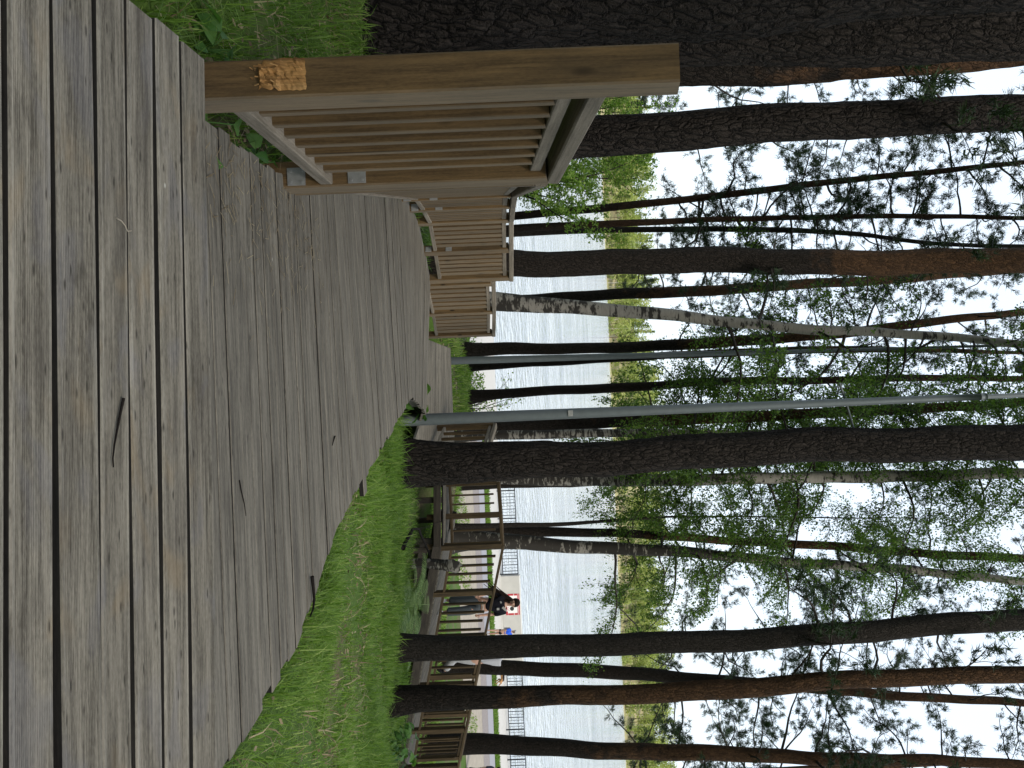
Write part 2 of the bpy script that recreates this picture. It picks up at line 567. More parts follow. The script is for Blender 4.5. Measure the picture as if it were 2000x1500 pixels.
def grid_lines(segs):
    out = []
    for a, b, st in segs:
        out += list(np.arange(a, b, st))
    return np.array(out + [segs[-1][1]])


gx = grid_lines([(-90, -14, 4), (-14, -4, .5), (-4, 8, .14), (8, 16, .4), (16, 90, 4)])
gy = grid_lines([(-30, -4, 2), (-4, 1, .4), (1, 15.5, .12), (15.5, 24, .4), (24, 51.6, 1.4), (51.6, 51.7, .1), (51.7, 60, 4)])
GX, GY = np.meshgrid(gx, gy)
GV = np.stack([GX, GY, ground(GX, GY)], -1).reshape(-1, 3)
nx, ny = len(gx), len(gy)
ii = (np.arange(ny - 1)[:, None] * nx + np.arange(nx - 1)[None, :])
GQ = np.stack([ii, ii + 1, ii + nx + 1, ii + nx], -1).reshape(-1, 4)
o = mesh_np("ground", GV, GQ, M['ground'], smooth=True); tag(o, kind='structure')


def sheet(name, pts, z, mat):
    b = MB()
    b.add([(p[0], p[1], z) for p in pts], [tuple(range(len(pts)))])
    return tag(b.build(name, mat, origin=(pts[0][0], pts[0][1], z)), kind='structure')


sheet("gravel_ground", [(2, 38.6), (70, 38.6), (70, 42.9), (2, 42.9)], -7.892, M['gravel'])
sheet("brick_path", [(2, 42.9), (70, 42.9), (70, 44.5), (2, 44.5)], -7.888, M['brick_path'])
sheet("asphalt_path", [(2, 44.5), (70, 44.5), (70, 46.1), (2, 46.1)], -7.884, M['asphalt'])
sheet("promenade_paving", [(-40, 43.6), (2, 43.6), (2, 47.5), (70, 47.5), (70, 51.55), (-40, 51.55)], -7.880, M['concrete'])

# lake and far side
b = MB()
b.add([(-900, 51, -8.6), (900, 51, -8.6), (900, 460, -8.6), (-900, 460, -8.6)], [(0, 1, 2, 3)])
tag(b.build("lake", M['water'], origin=(0, 51, -8.6)), kind='structure')
fx = np.arange(-700, 701, 20.0)
fy = np.array([428, 433, 438, 450, 470, 500, 533, 600, 700, 900.])
FX, FY = np.meshgrid(fx, fy)
FZ = -9.0 + np.clip(FY - 428, 0, 5) * .2 + np.clip(FY - 438, 0, 95) * .175 + np.clip(FY - 520, 0, 400) * .01 + 1.2 * np.sin(FX * .03) + .8 * np.sin(FX * .071 + 1)
FZ[0] = -9.4
FV = np.stack([FX, FY, FZ], -1).reshape(-1, 3)
n1, n2 = len(fx), len(fy)
ii = (np.arange(n2 - 1)[:, None] * n1 + np.arange(n1 - 1)[None, :])
o = mesh_np("far_shore", FV, np.stack([ii, ii + 1, ii + n1 + 1, ii + n1], -1).reshape(-1, 4), M['farbank'], smooth=True)
tag(o, kind='structure')


def farz(x, y):
    return -9.0 + min(max(y - 428, 0), 5) * .2 + min(max(y - 438, 0), 95) * .175 + 1.2 * math.sin(x * .03) + .8 * math.sin(x * .071 + 1)


# ------------------------------------------------------------------ leaves
def unit(v): return v / (np.linalg.norm(v, axis=-1, keepdims=True) + 1e-9)


def leaf_quads(C, size, aspect=.7, droop=.3, rng=RNG):
    """folded diamond leaves around the points C"""
    n = len(C)
    a = rng.normal(size=(n, 3)); a[:, 2] -= droop * 1.5
    a = unit(a)
    b = unit(np.cross(a, rng.normal(size=(n, 3))))
    L = (size * rng.uniform(.65, 1.25, n))[:, None]
    V = np.stack([C, C + a * L * .45 + b * L * aspect * .5, C + a * L, C + a * L * .45 - b * L * aspect * .5], 1).reshape(-1, 3)
    Q = np.arange(n * 4).reshape(-1, 4)
    return V, Q


def needle_tufts(C, Dv, length, k=8, width=.010, rng=RNG):
    """spiky bundles of needles at points C pointing along Dv"""
    n = len(C)
    d = unit(np.repeat(Dv, k, 0) * 1.0 + rng.normal(size=(n * k, 3)) * .75)
    s = unit(np.cross(d, rng.normal(size=(n * k, 3)))) * (width * .5)
    c = np.repeat(C, k, 0) + rng.normal(size=(n * k, 3)) * .015
    L = (length * rng.uniform(.6, 1.2, n * k))[:, None]
    V = np.stack([c - s, c + s, c + d * L + s * .2, c + d * L - s * .2], 1).reshape(-1, 3)
    return V, np.arange(n * k * 4).reshape(-1, 4)


def wander(p, d, L, n, wob, grav, rng):
    pts = [np.array(p, float)]
    d = np.array(d, float); d /= np.linalg.norm(d)
    for _ in range(n):
        d = d + rng.normal(size=3) * wob + np.array([0, 0, grav])
        d /= np.linalg.norm(d)
        pts.append(pts[-1] + d * L / n)
    return np.array(pts)


class Crown:
    def __init__(s): s.bV, s.bQ, s.nb, s.tips, s.dirs = [], [], 0, [], []

    def limb(s, pts, r0, r1, n=4):
        V, Q = tube_np(pts, np.linspace(r0, r1, len(pts)), n)
        s.bV.append(V); s.bQ.append(Q + s.nb); s.nb += len(V)


def make_crown(path, kind, zlo, zhi, nb, Lr, rng, elev=.15, sparse=1.0, grav=None, fine=True, azc=None, azw=None):
    """branches from the trunk path (list of (point, radius)) between zlo and zhi; returns limbs and tips"""
    cr = Crown()
    pp = np.array([p for p, r in path]); rr = np.array([r for p, r in path])
    for i in range(nb):
        z = zlo + (zhi - zlo) * (i + rng.uniform(0, 1)) / nb
        z = min(max(z, pp[0, 2] + .3), pp[-1, 2])
        st = np.array([np.interp(z, pp[:, 2], pp[:, k]) for k in range(3)])
        r = np.interp(z, pp[:, 2], rr)
        az = rng.uniform(0, 2 * np.pi) if azc is None else azc + rng.normal() * azw
        e = elev + rng.normal() * .25
        L = rng.uniform(*Lr) * (1.0 - .45 * max(0, (z - zlo) / max(zhi - zlo, .1)))
        d = np.array([math.cos(az) * math.cos(e), math.sin(az) * math.cos(e), math.sin(e)])
        gv = grav if grav is not None else (-.02 if kind == 'pine' else -.10)
        nseg = 9
        pts = wander(st, d, L, nseg, .17 if kind == 'pine' else .12, gv, rng)
        rb = min(r * .5, .010 + .0095 * L)
        cr.limb(pts, rb, .003, 5)
        if not fine:
            for t in np.linspace(.3, 1, max(4, int(L * 7))):
                k = t * nseg; j = min(int(k), nseg - 1)
                q = pts[j] + (pts[j + 1] - pts[j]) * (k - j)
                for _ in range(3):
                    cr.tips.append(q + rng.normal(size=3) * .32); cr.dirs.append(rng.normal(size=3) + np.array([0, 0, .4]))
            continue
        nt_ = max(4, int(L * (8.5 if kind == 'pine' else 11.0) * sparse))
        for t in rng.uniform(.22, 1, nt_):
            k = t * nseg; j = min(int(k), nseg - 1)
            q = pts[j] + (pts[j + 1] - pts[j]) * (k - j)
            bd = pts[j + 1] - pts[j]
            td = unit(bd / np.linalg.norm(bd) * .7 + rng.normal(size=3) * .7 + np.array([0, 0, .15 if kind == 'pine' else -.45]))
            tl = rng.uniform(.22, .62) * (1.15 - .35 * t) * (1.0 if kind == 'pine' else 1.5)
            tw = wander(q, td, tl, 4, .22, .04 if kind == 'pine' else -.16, rng)
            cr.limb(tw, .0055, .0018, 3)
            if kind == 'pine':
                ks = rng.uniform(.35, 1, int(7 * (tl / .4) + 2))
            else:
                ks = rng.uniform(.1, 1, int(34 * (tl / .6) + 6))
            for u in ks:
                kk = u * 4; jj = min(int(kk), 3)
                p = tw[jj] + (tw[jj + 1] - tw[jj]) * (kk - jj)
                cr.tips.append(p + rng.normal(size=3) * (.03 if kind == 'pine' else .05))
                cr.dirs.append(unit(tw[jj + 1] - tw[jj]) + rng.normal(size=3) * .3)
    return cr


def merge_crowns(crs):
    o = Crown()
    for c in crs:
        for v, q in zip(c.bV, c.bQ):
            o.bV.append(v); o.bQ.append(q + o.nb)
        o.nb += c.nb
        o.tips += c.tips; o.dirs += c.dirs
    # note: inside one crown the quads already carry their own offsets
    return o


GROUPS = {'pine': 'pines around the boardwalk', 'birch': 'birches on the slope'}


def tree(name, label, D, path, kind='pine', bark_m='bark', orange=(5, 9), rings=60, sides=20, rough=.02, top=14.0,
         crowns=(), Dtop=None, flare=.35, leaf=None, leafsize=.05, tuft=.10, group=None, lean_y=0, low=0.25):
    """path: photo pixels (x, y, width) from the base upward, at distance D; the trunk is continued down to the soil and up to its top"""
    rng = np.random.default_rng(abs(hash(label)) % 2**31 if False else sum(map(ord, label)) * 7919 % 2**31)
    pts = [(np.array(P(x, y, D)), w / 2 * D / F) for x, y, w in path]
    p0, r0 = pts[0]
    d = pts[1][0] - p0
    sl = d / max(d[2], .1)
    g0 = gz(p0[0], p0[1])
    base = []
    if p0[2] > g0 + .05:
        q = p0 + sl * (g0 - p0[2]) * .6
        q[2] = g0
        g0 = gz(q[0], q[1]); q[2] = g0 - low
        base = [(q, r0 * 1.06)]
    else:
        p0[2] = min(p0[2], g0 - low * .5)
        base = []
    pN, rN = pts[-1]
    d = pN - pts[-2][0]; sl = d / max(d[2], .1)
    ext = []
    if pN[2] < top:
        sr = rN
        for k in (1, 2, 3):
            t = k / 3
            q = pN + sl * (top - pN[2]) * t * (1 - .2 * t)
            q[2] = pN[2] + (top - pN[2]) * t
            ext.append((q, max(sr * (1 - .85 * t), .012)))
    allp = base + pts + ext
    z = np.array([p[2] for p, r in allp])
    A = np.array([p for p, r in allp]); R = np.array([r for p, r in allp])
    zz = np.linspace(z[0], z[-1], rings)
    vis = np.linspace(z[0], min(z[-1], pN[2] + .3), int(rings * .8))
    zz = np.unique(np.concatenate([vis, np.linspace(vis[-1], z[-1], max(6, rings // 5))]))

    def sm(vals):
        c = np.interp(zz, z, vals)
        k = np.ones(5) / 5
        cc = np.convolve(np.pad(c, 2, mode='edge'), k, 'valid')
        return cc
    cx_, cy_, cr_ = sm(A[:, 0]), sm(A[:, 1]), sm(R)
    hb = zz - zz[0] - low
    cr_ = cr_ * (1 + flare * np.exp(-np.clip(hb, 0, None) / (r0 * 1.2 + .05)))
    # gentle crookedness
    ph = rng.uniform(0, 6, 4)
    cx_ = cx_ + r0 * .10 * np.sin(zz * 1.3 + ph[0]) + r0 * .05 * np.sin(zz * 3.7 + ph[1])
    th = np.arange(sides) * 2 * np.pi / sides
    rr = cr_[:, None] * np.ones((1, sides))
    lob = rng.normal(size=(5,)) * .5
    for k_ in range(1, 5):
        rr *= 1 + flare * .25 * np.exp(-np.clip(hb, 0, None) / (r0 * 1.6 + .05))[:, None] * np.cos((k_ + 1) * th + lob[k_] * 6)[None, :] * .5
    nz = rng.normal(size=rr.shape)
    nz = (nz + np.roll(nz, 1, 0) + np.roll(nz, -1, 0) * .6 + np.roll(nz, 1, 1) * .5) / 1.7
    rr = rr + nz * rough * cr_[:, None]
    X_ = cx_[:, None] + rr * np.cos(th)[None]
    Y_ = cy_[:, None] + rr * np.sin(th)[None]
    Z_ = np.repeat(zz[:, None], sides, 1)
    V = np.stack([X_, Y_, Z_], -1).reshape(-1, 3)
    so = rng.uniform(0, 50)
    rref = cr_[:, None]
    wc = np.stack([rref * np.cos(th)[None] + so, rref * np.sin(th)[None] + so, Z_], -1).reshape(-1, 3)
    tn = np.clip((Z_ - orange[0]) / (orange[1] - orange[0]), 0, 1).reshape(-1)
    i = np.arange(len(zz) - 1)[:, None] * sides; j = np.arange(sides)[None]; j2 = (j + 1) % sides
    Q = np.stack([i + j, i + j2, i + sides + j2, i + sides + j], -1).reshape(-1, 4)
    bx, by = float(cx_[0]), float(cy_[0])
    root = empty(name, (bx, by, gz(bx, by)), label, 'tree', group)
    mesh_np("trunk", V, Q, M[bark_m], root, wc=wc, tn=tn, smooth=True)
    full = [(np.array([cx_[k], cy_[k], zz[k]]), cr_[k]) for k in range(len(zz))]
    if crowns:
        bV, bQ, off = [], [], 0
        LV, LQ, lo = [], [], 0
        for c in crowns:
            c = dict(c)
            kd = c.pop('kind', kind)
            cr = make_crown(full, kd, rng=rng, **c)
            for v, q in zip(cr.bV, cr.bQ):
                bV.append(v); bQ.append(q + off)
            off += cr.nb
            if cr.tips:
                C = np.array(cr.tips); Dv = unit(np.array(cr.dirs))
                fine = c.get('fine', True)
                if kd == 'pine':
                    v, q = needle_tufts(C, Dv, tuft if fine else .30, 9, .013 if fine else .07, rng)
                else:
                    v, q = leaf_quads(C, leafsize if fine else .30, .72, .5, rng)
                LV.append(v); LQ.append(q + lo); lo += len(v)
        lm = leaf or ('needle' if kind == 'pine' else 'birchleaf')
        bV, bQ, LV, LQ = map(np.concatenate, (bV, bQ, LV, LQ))
        per = 36 if kind == 'pine' else 4
        t = np.repeat(rng.uniform(0, 1, len(LV) // per + 1), per)[:len(LV)]
        mesh_np("crown", np.concatenate([bV, LV]), np.concatenate([bQ, LQ + len(bV)]), [M['limb'], M[lm]], root,
                tn=np.concatenate([np.full(len(bV), .5), t]), mi=np.concatenate([np.zeros(len(bQ), int), np.ones(len(LQ), int)]))
    return root


# ------------------------------------------------------------------ boardwalk: upper platform
def rot2(p, ang, c):
    x, y = p[0] - c[0], p[1] - c[1]
    return (c[0] + x * math.cos(ang) - y * math.sin(ang), c[1] + x * math.sin(ang) + y * math.cos(ang))


edges = [2.000, 1.891, 1.781, 1.677, 1.579, 1.459, 1.344, 1.235, 1.125, 1.015, .905, .80, .69]
ANG = -math.radians(2.4)
GAPS = [0, .011, .0185, .009, .011, .0135, .0165, .013, .012, .013, .012, .013, .012]      # the boards have shrunk unevenly
pl = MB()
for i in range(len(edges) - 1):
    y1, y0 = edges[i], edges[i + 1]
    y1 -= GAPS[i] / 2; y0 += GAPS[i + 1] / 2
    w = y1 - y0
    xl = -.915 + random.uniform(-.008, .008); xr = 1.42
    prof = [(0, -.028), (0, -.0035), (.0035, 0)]
    ng = 20
    a0, a1 = .009, w - .009
    for k in range(ng):
        c0 = a0 + (a1 - a0) * k / ng; st = (a1 - a0) / ng
        prof += [(c0, 0), (c0 + st * .15, -.0022), (c0 + st * .42, -.0022), (c0 + st * .57, 0)]
    prof += [(w - .0035, 0), (w, -.0035), (w, -.028)]
    n = len(prof)
    off = Vector((random.random() * 30, random.random() * 30, 0))
    segs = 14
    ph = random.random() * 6
    V, W = [], []
    bow = random.uniform(-.003, .003)
    for s_ in range(segs + 1):
        x = xl + (xr - xl) * s_ / segs
        dy = bow * math.sin(x * 1.3 + ph) + .0015 * math.sin(x * 4 + ph)
        dz = .002 * math.sin(x * 2 + ph * 2) - (.0015 if i % 2 else 0)
        for q, z in prof:
            p = rot2((x, y0 + q + dy), ANG, (0, 2.0))
            V.append((p[0], p[1], z + dz)); W.append((x + off.x, q + off.y, z))
    Fs = []
    for s_ in range(segs):
        for k in range(n - 1):
            a = s_ * n + k
            Fs.append((a, a + n, a + n + 1, a + 1))
        Fs.append((s_ * n, s_ * n + n - 1, (s_ + 1) * n + n - 1, (s_ + 1) * n))
    Fs.append(tuple(range(n)))
    Fs.append(tuple(reversed(range(segs * n, segs * n + n))))
    pl.add(V, Fs, W)
    nfa = len(Fs)
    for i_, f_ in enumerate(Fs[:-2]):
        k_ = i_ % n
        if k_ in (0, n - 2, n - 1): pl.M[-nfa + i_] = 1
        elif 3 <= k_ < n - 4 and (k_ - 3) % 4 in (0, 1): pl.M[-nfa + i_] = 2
# joists and edge board under the platform
for x in (-.86, -.2, .5, 1.2):
    p = rot2((x, .7), ANG, (0, 2.0)); q = rot2((x, 1.96), ANG, (0, 2.0))
    pl.beam((p[0], p[1], -.10), (q[0], q[1], -.10), .045, .14, tn=.2)
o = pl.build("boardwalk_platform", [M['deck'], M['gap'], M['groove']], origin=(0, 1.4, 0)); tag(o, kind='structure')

# ------------------------------------------------------------------ ramp
Lp = [(-.80, 2.005), (-.83, 2.4), (-.885, 3.05), (-1.30, 4.8), (-1.80, 6.95), (-1.90, 7.7), (-1.90, 8.5), (-1.70, 9.1), (-1.42, 9.68)]
Rp = [(1.06, 1.99), (1.03, 2.4), (.90, 2.85), (.64, 3.6), (.42, 4.5), (.16, 5.3), (.02, 6.6), (.10, 6.95), (.08, 7.4), (.19, 8.0), (.25, 8.45)]


def resample(pts, n, ts=None):
    p = np.array(pts, float)
    s = np.concatenate([[0], np.cumsum(np.linalg.norm(np.diff(p, axis=0), axis=1))])
    if ts is None: ts = np.linspace(0, 1, n)
    return np.stack([np.interp(np.asarray(ts) * s[-1], s, p[:, k]) for k in range(2)], 1)


# matching stations on both sides (left, right), boards run between them
pairs = [((-.80, 2.005), (1.06, 1.985)), ((-.86, 2.9), (.96, 2.92)), ((-1.02, 3.6), (.64, 3.7)), ((-1.18, 4.2), (.50, 4.45)),
         ((-1.45, 5.3), (.30, 5.62)), ((-1.80, 6.75), (.06, 6.95)), ((-1.92, 7.75), (.06, 7.28)), ((-1.88, 8.5), (.10, 7.62)), ((-1.66, 9.15), (.17, 8.02)), ((-1.42, 9.68), (.24, 8.42))]
rp = MB()
for (l0, r0), (l1, r1) in zip(pairs[:-1], pairs[1:]):
    l0, r0, l1, r1 = map(np.array, (l0, r0, l1, r1))
    ln = (np.linalg.norm(l1 - l0) + np.linalg.norm(r1 - r0)) / 2
    nb = max(1, round(ln / .104))
    for k in range(nb):
        t0, t1 = k / nb, (k + 1) / nb
        gap = random.choice([.005, .007, .009, .006, .004, .018 if random.random() < .4 else .008])
        A, B = l0 + (l1 - l0) * t0, l0 + (l1 - l0) * t1
        C, Dd = r0 + (r1 - r0) * t0, r0 + (r1 - r0) * t1
        g1 = gap / max(np.linalg.norm(B - A), 1e-3); g2 = gap / max(np.linalg.norm(Dd - C), 1e-3)
        B = A + (B - A) * (1 - min(g1, .4)); Dd = C + (Dd - C) * (1 - min(g2, .4))
        el, er = random.uniform(-.012, .012), random.uniform(-.015, .02)
        if l0[1] > 4.1 and l0[1] < 4.3 and k == 0: er = .10
        u = (C - A) / np.linalg.norm(C - A)
        A = A - u * el; B = B - u * el; C = C + u * er; Dd = Dd + u * er
        zz_ = random.uniform(-.003, .003)
        rp.plank((A[0], A[1], ramp_z(A[1]) + zz_), (C[0], C[1], ramp_z(C[1]) + zz_), (B[0], B[1], ramp_z(B[1]) + zz_), (Dd[0], Dd[1], ramp_z(Dd[1]) + zz_))
# stringers under the boards
for f_ in (.06, .5, .94):
    for (l0, r0), (l1, r1) in zip(pairs[:-1], pairs[1:]):
        a = Vector((l0[0] + (r0[0] - l0[0]) * f_, l0[1] + (r0[1] - l0[1]) * f_, 0)); c = Vector((l1[0] + (r1[0] - l1[0]) * f_, l1[1] + (r1[1] - l1[1]) * f_, 0))
        a.z = ramp_z(a.y) - .10; c.z = ramp_z(c.y) - .10
        rp.beam(a, c, .045, .13, tn=.1)
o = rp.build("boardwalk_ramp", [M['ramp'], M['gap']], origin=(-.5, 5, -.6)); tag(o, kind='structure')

# flight between the ramp and the landing (steep, mostly hidden by the ramp's end)
LZ = -2.20
fl = MB()
fa, fb = (np.array((-1.42, 9.72)), np.array((.24, 8.46))), (np.array((-.90, 12.05)), np.array((.95, 11.3)))
nb = 22
for k in range(nb):
    t0, t1 = k / nb, (k + .95) / nb
    q = [fa[0] + (fb[0] - fa[0]) * t0, fa[1] + (fb[1] - fa[1]) * t0, fa[0] + (fb[0] - fa[0]) * t1, fa[1] + (fb[1] - fa[1]) * t1]

    def fz(p, side, t):
        z0 = ramp_z(fa[side][1]) - .03
        return z0 + (LZ - z0) * t
    fl.plank((*q[0], fz(q[0], 0, t0)), (*q[1], fz(q[1], 1, t0)), (*q[2], fz(q[2], 0, t1)), (*q[3], fz(q[3], 1, t1)))
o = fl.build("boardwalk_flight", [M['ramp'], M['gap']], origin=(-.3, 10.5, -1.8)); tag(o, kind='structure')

# landing
ld = MB()
lA, lB = (np.array((-.90, 12.08)), np.array((.95, 11.33))), (np.array((-.80, 14.25)), np.array((1.25, 14.25)))
nb = 24
for k in range(nb):
    t0, t1 = k / nb, (k + .955) / nb
    q = [lA[0] + (lB[0] - lA[0]) * t0, lA[1] + (lB[1] - lA[1]) * t0, lA[0] + (lB[0] - lA[0]) * t1, lA[1] + (lB[1] - lA[1]) * t1]
    dz = random.uniform(-.003, .003)
    ld.plank(*[(p[0], p[1], LZ + dz) for p in q])
# right part of the landing reaches the corner post
rA, rB = (np.array((.97, 13.42)), np.array((2.66, 13.13))), (np.array((1.25, 14.25)), np.array((2.75, 13.40)))
for k in range(8):
    t0, t1 = k / 8, (k + .95) / 8
    q = [rA[0] + (rB[0] - rA[0]) * t0, rA[1] + (rB[1] - rA[1]) * t0, rA[0] + (rB[0] - rA[0]) * t1, rA[1] + (rB[1] - rA[1]) * t1]
    ld.plank(*[(p[0], p[1], LZ - .004) for p in q])
ld.beam((.9, 13.39, LZ - .11), (2.68, 13.09, LZ - .10), .045, .12, tn=.45, m=2)
ld.beam((.95, 11.30, LZ - .10), (1.05, 13.3, LZ - .10), .045, .15, tn=.3, m=2)
ld.beam((-.82, 14.29, LZ - .10), (1.25, 14.29, LZ - .10), .045, .14, tn=.3)
for x, y in ((1.0, 13.3), (1.9, 13.3), (2.6, 13.22), (-.8, 14.1), (.3, 14.1), (1.0, 11.5), (-.85, 12.1)):
    zb = gz(x, y) - .1
    ld.beam((x, y, zb), (x, y, LZ - .03), .095, .095, (0, 1, 0), tn=.15, m=2)
o = ld.build("boardwalk_landing", [M['ramp'], M['gap'], M['under']], origin=(.3, 13, LZ)); tag(o, kind='structure')

# lower ramp leaving the landing towards the lake front
LRA, LRB = Vector((2.66, 13.16, LZ)), Vector((8.4, 15.25, LZ - .29 * 5.74))
ldir = (LRB - LRA).normalized()
lperp = Vector((-ldir.y, ldir.x, 0)).normalized()
LRW = 1.15
lr = MB()
nb = int((LRB - LRA).length / .105)
for k in range(nb):
    t0, t1 = k / nb, (k + .95) / nb
    a = LRA + (LRB - LRA) * t0; c = LRA + (LRB - LRA) * t1
    lr.plank(a + lperp * LRW, a, c + lperp * LRW, c)
for s_ in (-.02, LRW + .02):
    off = lperp * s_
    lr.beam(LRA + off + Vector((0, 0, -.11)), LRB + off + Vector((0, 0, -.11)), .045, .15, tn=.25, m=2)
    lr.beam(LRA + off + Vector((0, 0, -.36)) + lperp * .08, LRB + off + Vector((0, 0, -.36)) + lperp * .08, .045, .14, tn=.1, m=2)
for t in np.linspace(.02, .98, 7):
    for s_ in (.06, LRW - .06):
        p = LRA + (LRB - LRA) * float(t) + lperp * s_
        lr.beam((p.x, p.y, gz(p.x, p.y) - .15), (p.x, p.y, p.z - .03), .095, .095, (0, 1, 0), tn=.12, m=2)
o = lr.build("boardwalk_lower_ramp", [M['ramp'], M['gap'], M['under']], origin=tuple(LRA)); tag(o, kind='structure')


# ------------------------------------------------------------------ railings
def railing(name, label, pts, bal, h=1.06, first_tall=0, pw=.095, group='wooden railings of the boardwalk', post_low=.30, hand=(.10, .055),
            sub=True, bw=.05, bt=.031, bpos=.5, post_at=None, brackets=(), kind_w='rail', hand_m='railgrey', low=(.13, .13), lowsec=(.075, .042)):
    """pts: deck-level points of the posts; bal: balusters per bay"""
    pts = [Vector(p) for p in pts]
    root = empty(name, tuple(pts[0]), label, 'railing', group)
    n = len(pts)
    up = Vector((0, 0, 1))
    for i, p in enumerate(pts):
        if post_at and i not in post_at: continue
        b = MB()
        top = h - hand[1] - .002
        tall = first_tall if (i == 0 and first_tall) else top
        d = (pts[min(i + 1, n - 1)] - pts[max(i - 1, 0)]); d.z = 0; d.normalize()
        b.beam(p - up * post_low, p + up * tall, pw, pw, d, .006)
        po = b.build("post", M[kind_w], root)
        if i in brackets:
            s = Vector((d.y, -d.x, 0))
            for z_ in (.06, .30):
                br_ = MB()
                c = p - d * (pw / 2 + .003) + up * z_ + s * .01
                br_.beam(c - up * .035, c + up * .035, .07, .004, d, .001)
                for q in ((-.022, -.022), (.022, -.022), (-.022, .022), (.022, .022)):
                    e = c + s * q[0] + up * q[1] - d * .003
                    br_.beam(e - d * .003, e + d * .003, .010, .010, (0, 0, 1), .002)
                br_.build("bracket", M['galv_light'], po)
    hr = MB(); lo_ = MB(); sb = MB()
    for i in range(n - 1):
        a, c = pts[i], pts[i + 1]
        d = c - a
        dn = d.normalized()
        hs = a + up * (h - hand[1] / 2); he = c + up * (h - hand[1] / 2)
        if i == 0 and first_tall: hs = hs + dn * (pw / 2 + .001)
        if i == n - 2: he = he + dn * .06
        hr.beam(hs, he, hand[0], hand[1], up, .006)
        A = a + dn * (pw / 2 + .002); C = c - dn * (pw / 2 + .002)
        if sub: sb.beam(A + up * (h - hand[1] - .055), C + up * (h - hand[1] - .055), .05, .045, up)
        lo_.beam(A + up * low[0], C + up * low[1], lowsec[0], lowsec[1], up)
        nb_ = bal[i] if isinstance(bal, (list, tuple)) else bal
        for k in range(nb_):
            t = (k + 1) / (nb_ + 1) if bpos == .5 else (k + bpos) / nb_
            q = A + (C - A) * t
            bb = MB()
            dd = Vector((d.x, d.y, 0)).normalized()
            bb.beam(q + up * (low[0] + (low[1] - low[0]) * t + lowsec[1] / 2 + .001), q + up * (h - hand[1] - .079), bw, bt, dd, .003)
            bb.build("baluster", M[kind_w], root)
    hr.build("handrail", M[hand_m], root)
    lo_.build("bottom_rail", M[hand_m], root)
    if sub: sb.build("top_rail", M[hand_m], root)
    return root


p1 = (-.868, 2.105, -.02)
near_rail = railing("wooden_railing", "short railing panel with a tall chipped end post at the upper platform's edge",
                    [p1, (-.885, 3.06, ramp_z(3.06))], 7, h=1.105, first_tall=1.295, pw=.106, brackets=(1,), post_low=.35, low=(.055, .165), lowsec=(.09, .05))
# the gouged patch of fresh wood on the tall post
gp = MB()
yy = 2.105 - .053 - .0015
c0 = P(545, 148, yy)
NU, NV = 15, 9
gv, gw = [], []
for i in range(NU + 1):
    for j in range(NV + 1):
        u, v = i / NU, j / NV
        z = c0.z - .055 + .128 * u + random.uniform(-.002, .002)
        lim = 1 - .30 * max(0, .38 - u) / .38
        x = c0.x + (-.047 + .088 * v) * lim + random.uniform(-.002, .002)
        if u < .4 and (j == 0 or j == NV): x += random.uniform(-.008, .008)
        dy = -.0008 if i in (0, NU) or j in (0, NV) else -.0008 - random.uniform(0, .0045) - (.010 * random.random() if u < .42 and v > .3 else 0)
        gv.append((x, yy + dy, z)); gw.append((z * 1.0 + 3, x * 1.0, dy))
gf = [(i * (NV + 1) + j, i * (NV + 1) + j + 1, (i + 1) * (NV + 1) + j + 1, (i + 1) * (NV + 1) + j) for i in range(NU) for j in range(NV)]
gp.add(gv, [tuple(f) for f in gf], gw, .5)
for k in range(16):   # loose splinters
    a = Vector((c0.x + random.uniform(-.03, .035), yy - .004, c0.z - .05 + random.uniform(-.02, .06)))
    d = Vector((random.uniform(-.3, .3), -random.uniform(.1, .5), random.uniform(-1, 1))).normalized()
    gp.beam(a, a + d * random.uniform(.012, .03), .003, .002, (0, 1, 0), .0004)
tag(gp.build("gouge", M['fresh'], near_rail), "splintered orange patch of bare wood chopped into the tall post")

ramp_posts = [(-.90, 3.20), (-1.80, 6.95), (-1.86, 7.62), (-1.90, 8.42), (-1.68, 9.03), (-1.43, 9.61)]
railing("wooden_railing", "long curving railing with close-set balusters along the outer side of the descending ramp",
        [(x, y, ramp_z(y)) for x, y in ramp_posts], [30, 5, 6, 5, 5], h=1.06, brackets=(1, 2, 4), bt=.068)
railing("wooden_railing", "two-bay railing beyond the ramp's end, in front of the leaning white birch",
        [(-1.46, 10.3, -1.70), (-1.17, 11.2, -1.86), (-.90, 12.0, -2.02)], 5, h=1.06, bt=.10)
railing("wooden_railing", "short railing stub with two balusters left of the big pine by the landing",
        [(.62, 13.05, LZ), (.98, 12.30, LZ)], 3, h=1.02)
railing("wooden_railing", "three-post level railing on the landing between the big pine and the corner post",
        [(1.66, 13.55, LZ - .08), (2.22, 13.42, LZ - .04), (2.70, 13.22, LZ)], [2, 1], h=1.03, sub=False, kind_w='raildark', hand_m='raildark')
t_n = [0.0, .155, .324, .486, .66, .81, .97]
railing("wooden_railing", "sloping near-side railing of the lower ramp, in front of the walking long-haired person",
        [LRA + (LRB - LRA) * t + lperp * .03 + Vector((.06, 0, 0)) for t in t_n], 4, h=1.05, sub=False, post_low=.2, hand=(.10, .045), kind_w='raildark', hand_m='raildark')
railing("wooden_railing", "sloping far-side railing of the lower ramp, seen behind the near one past the leaning trunks",
        [LRA + (LRB - LRA) * t + lperp * (LRW - .03) for t in (.46, .62, .78, .97)], 4, h=1.05, sub=True, post_low=.2, hand=(.10, .045), kind_w='raildark', hand_m='raildark')


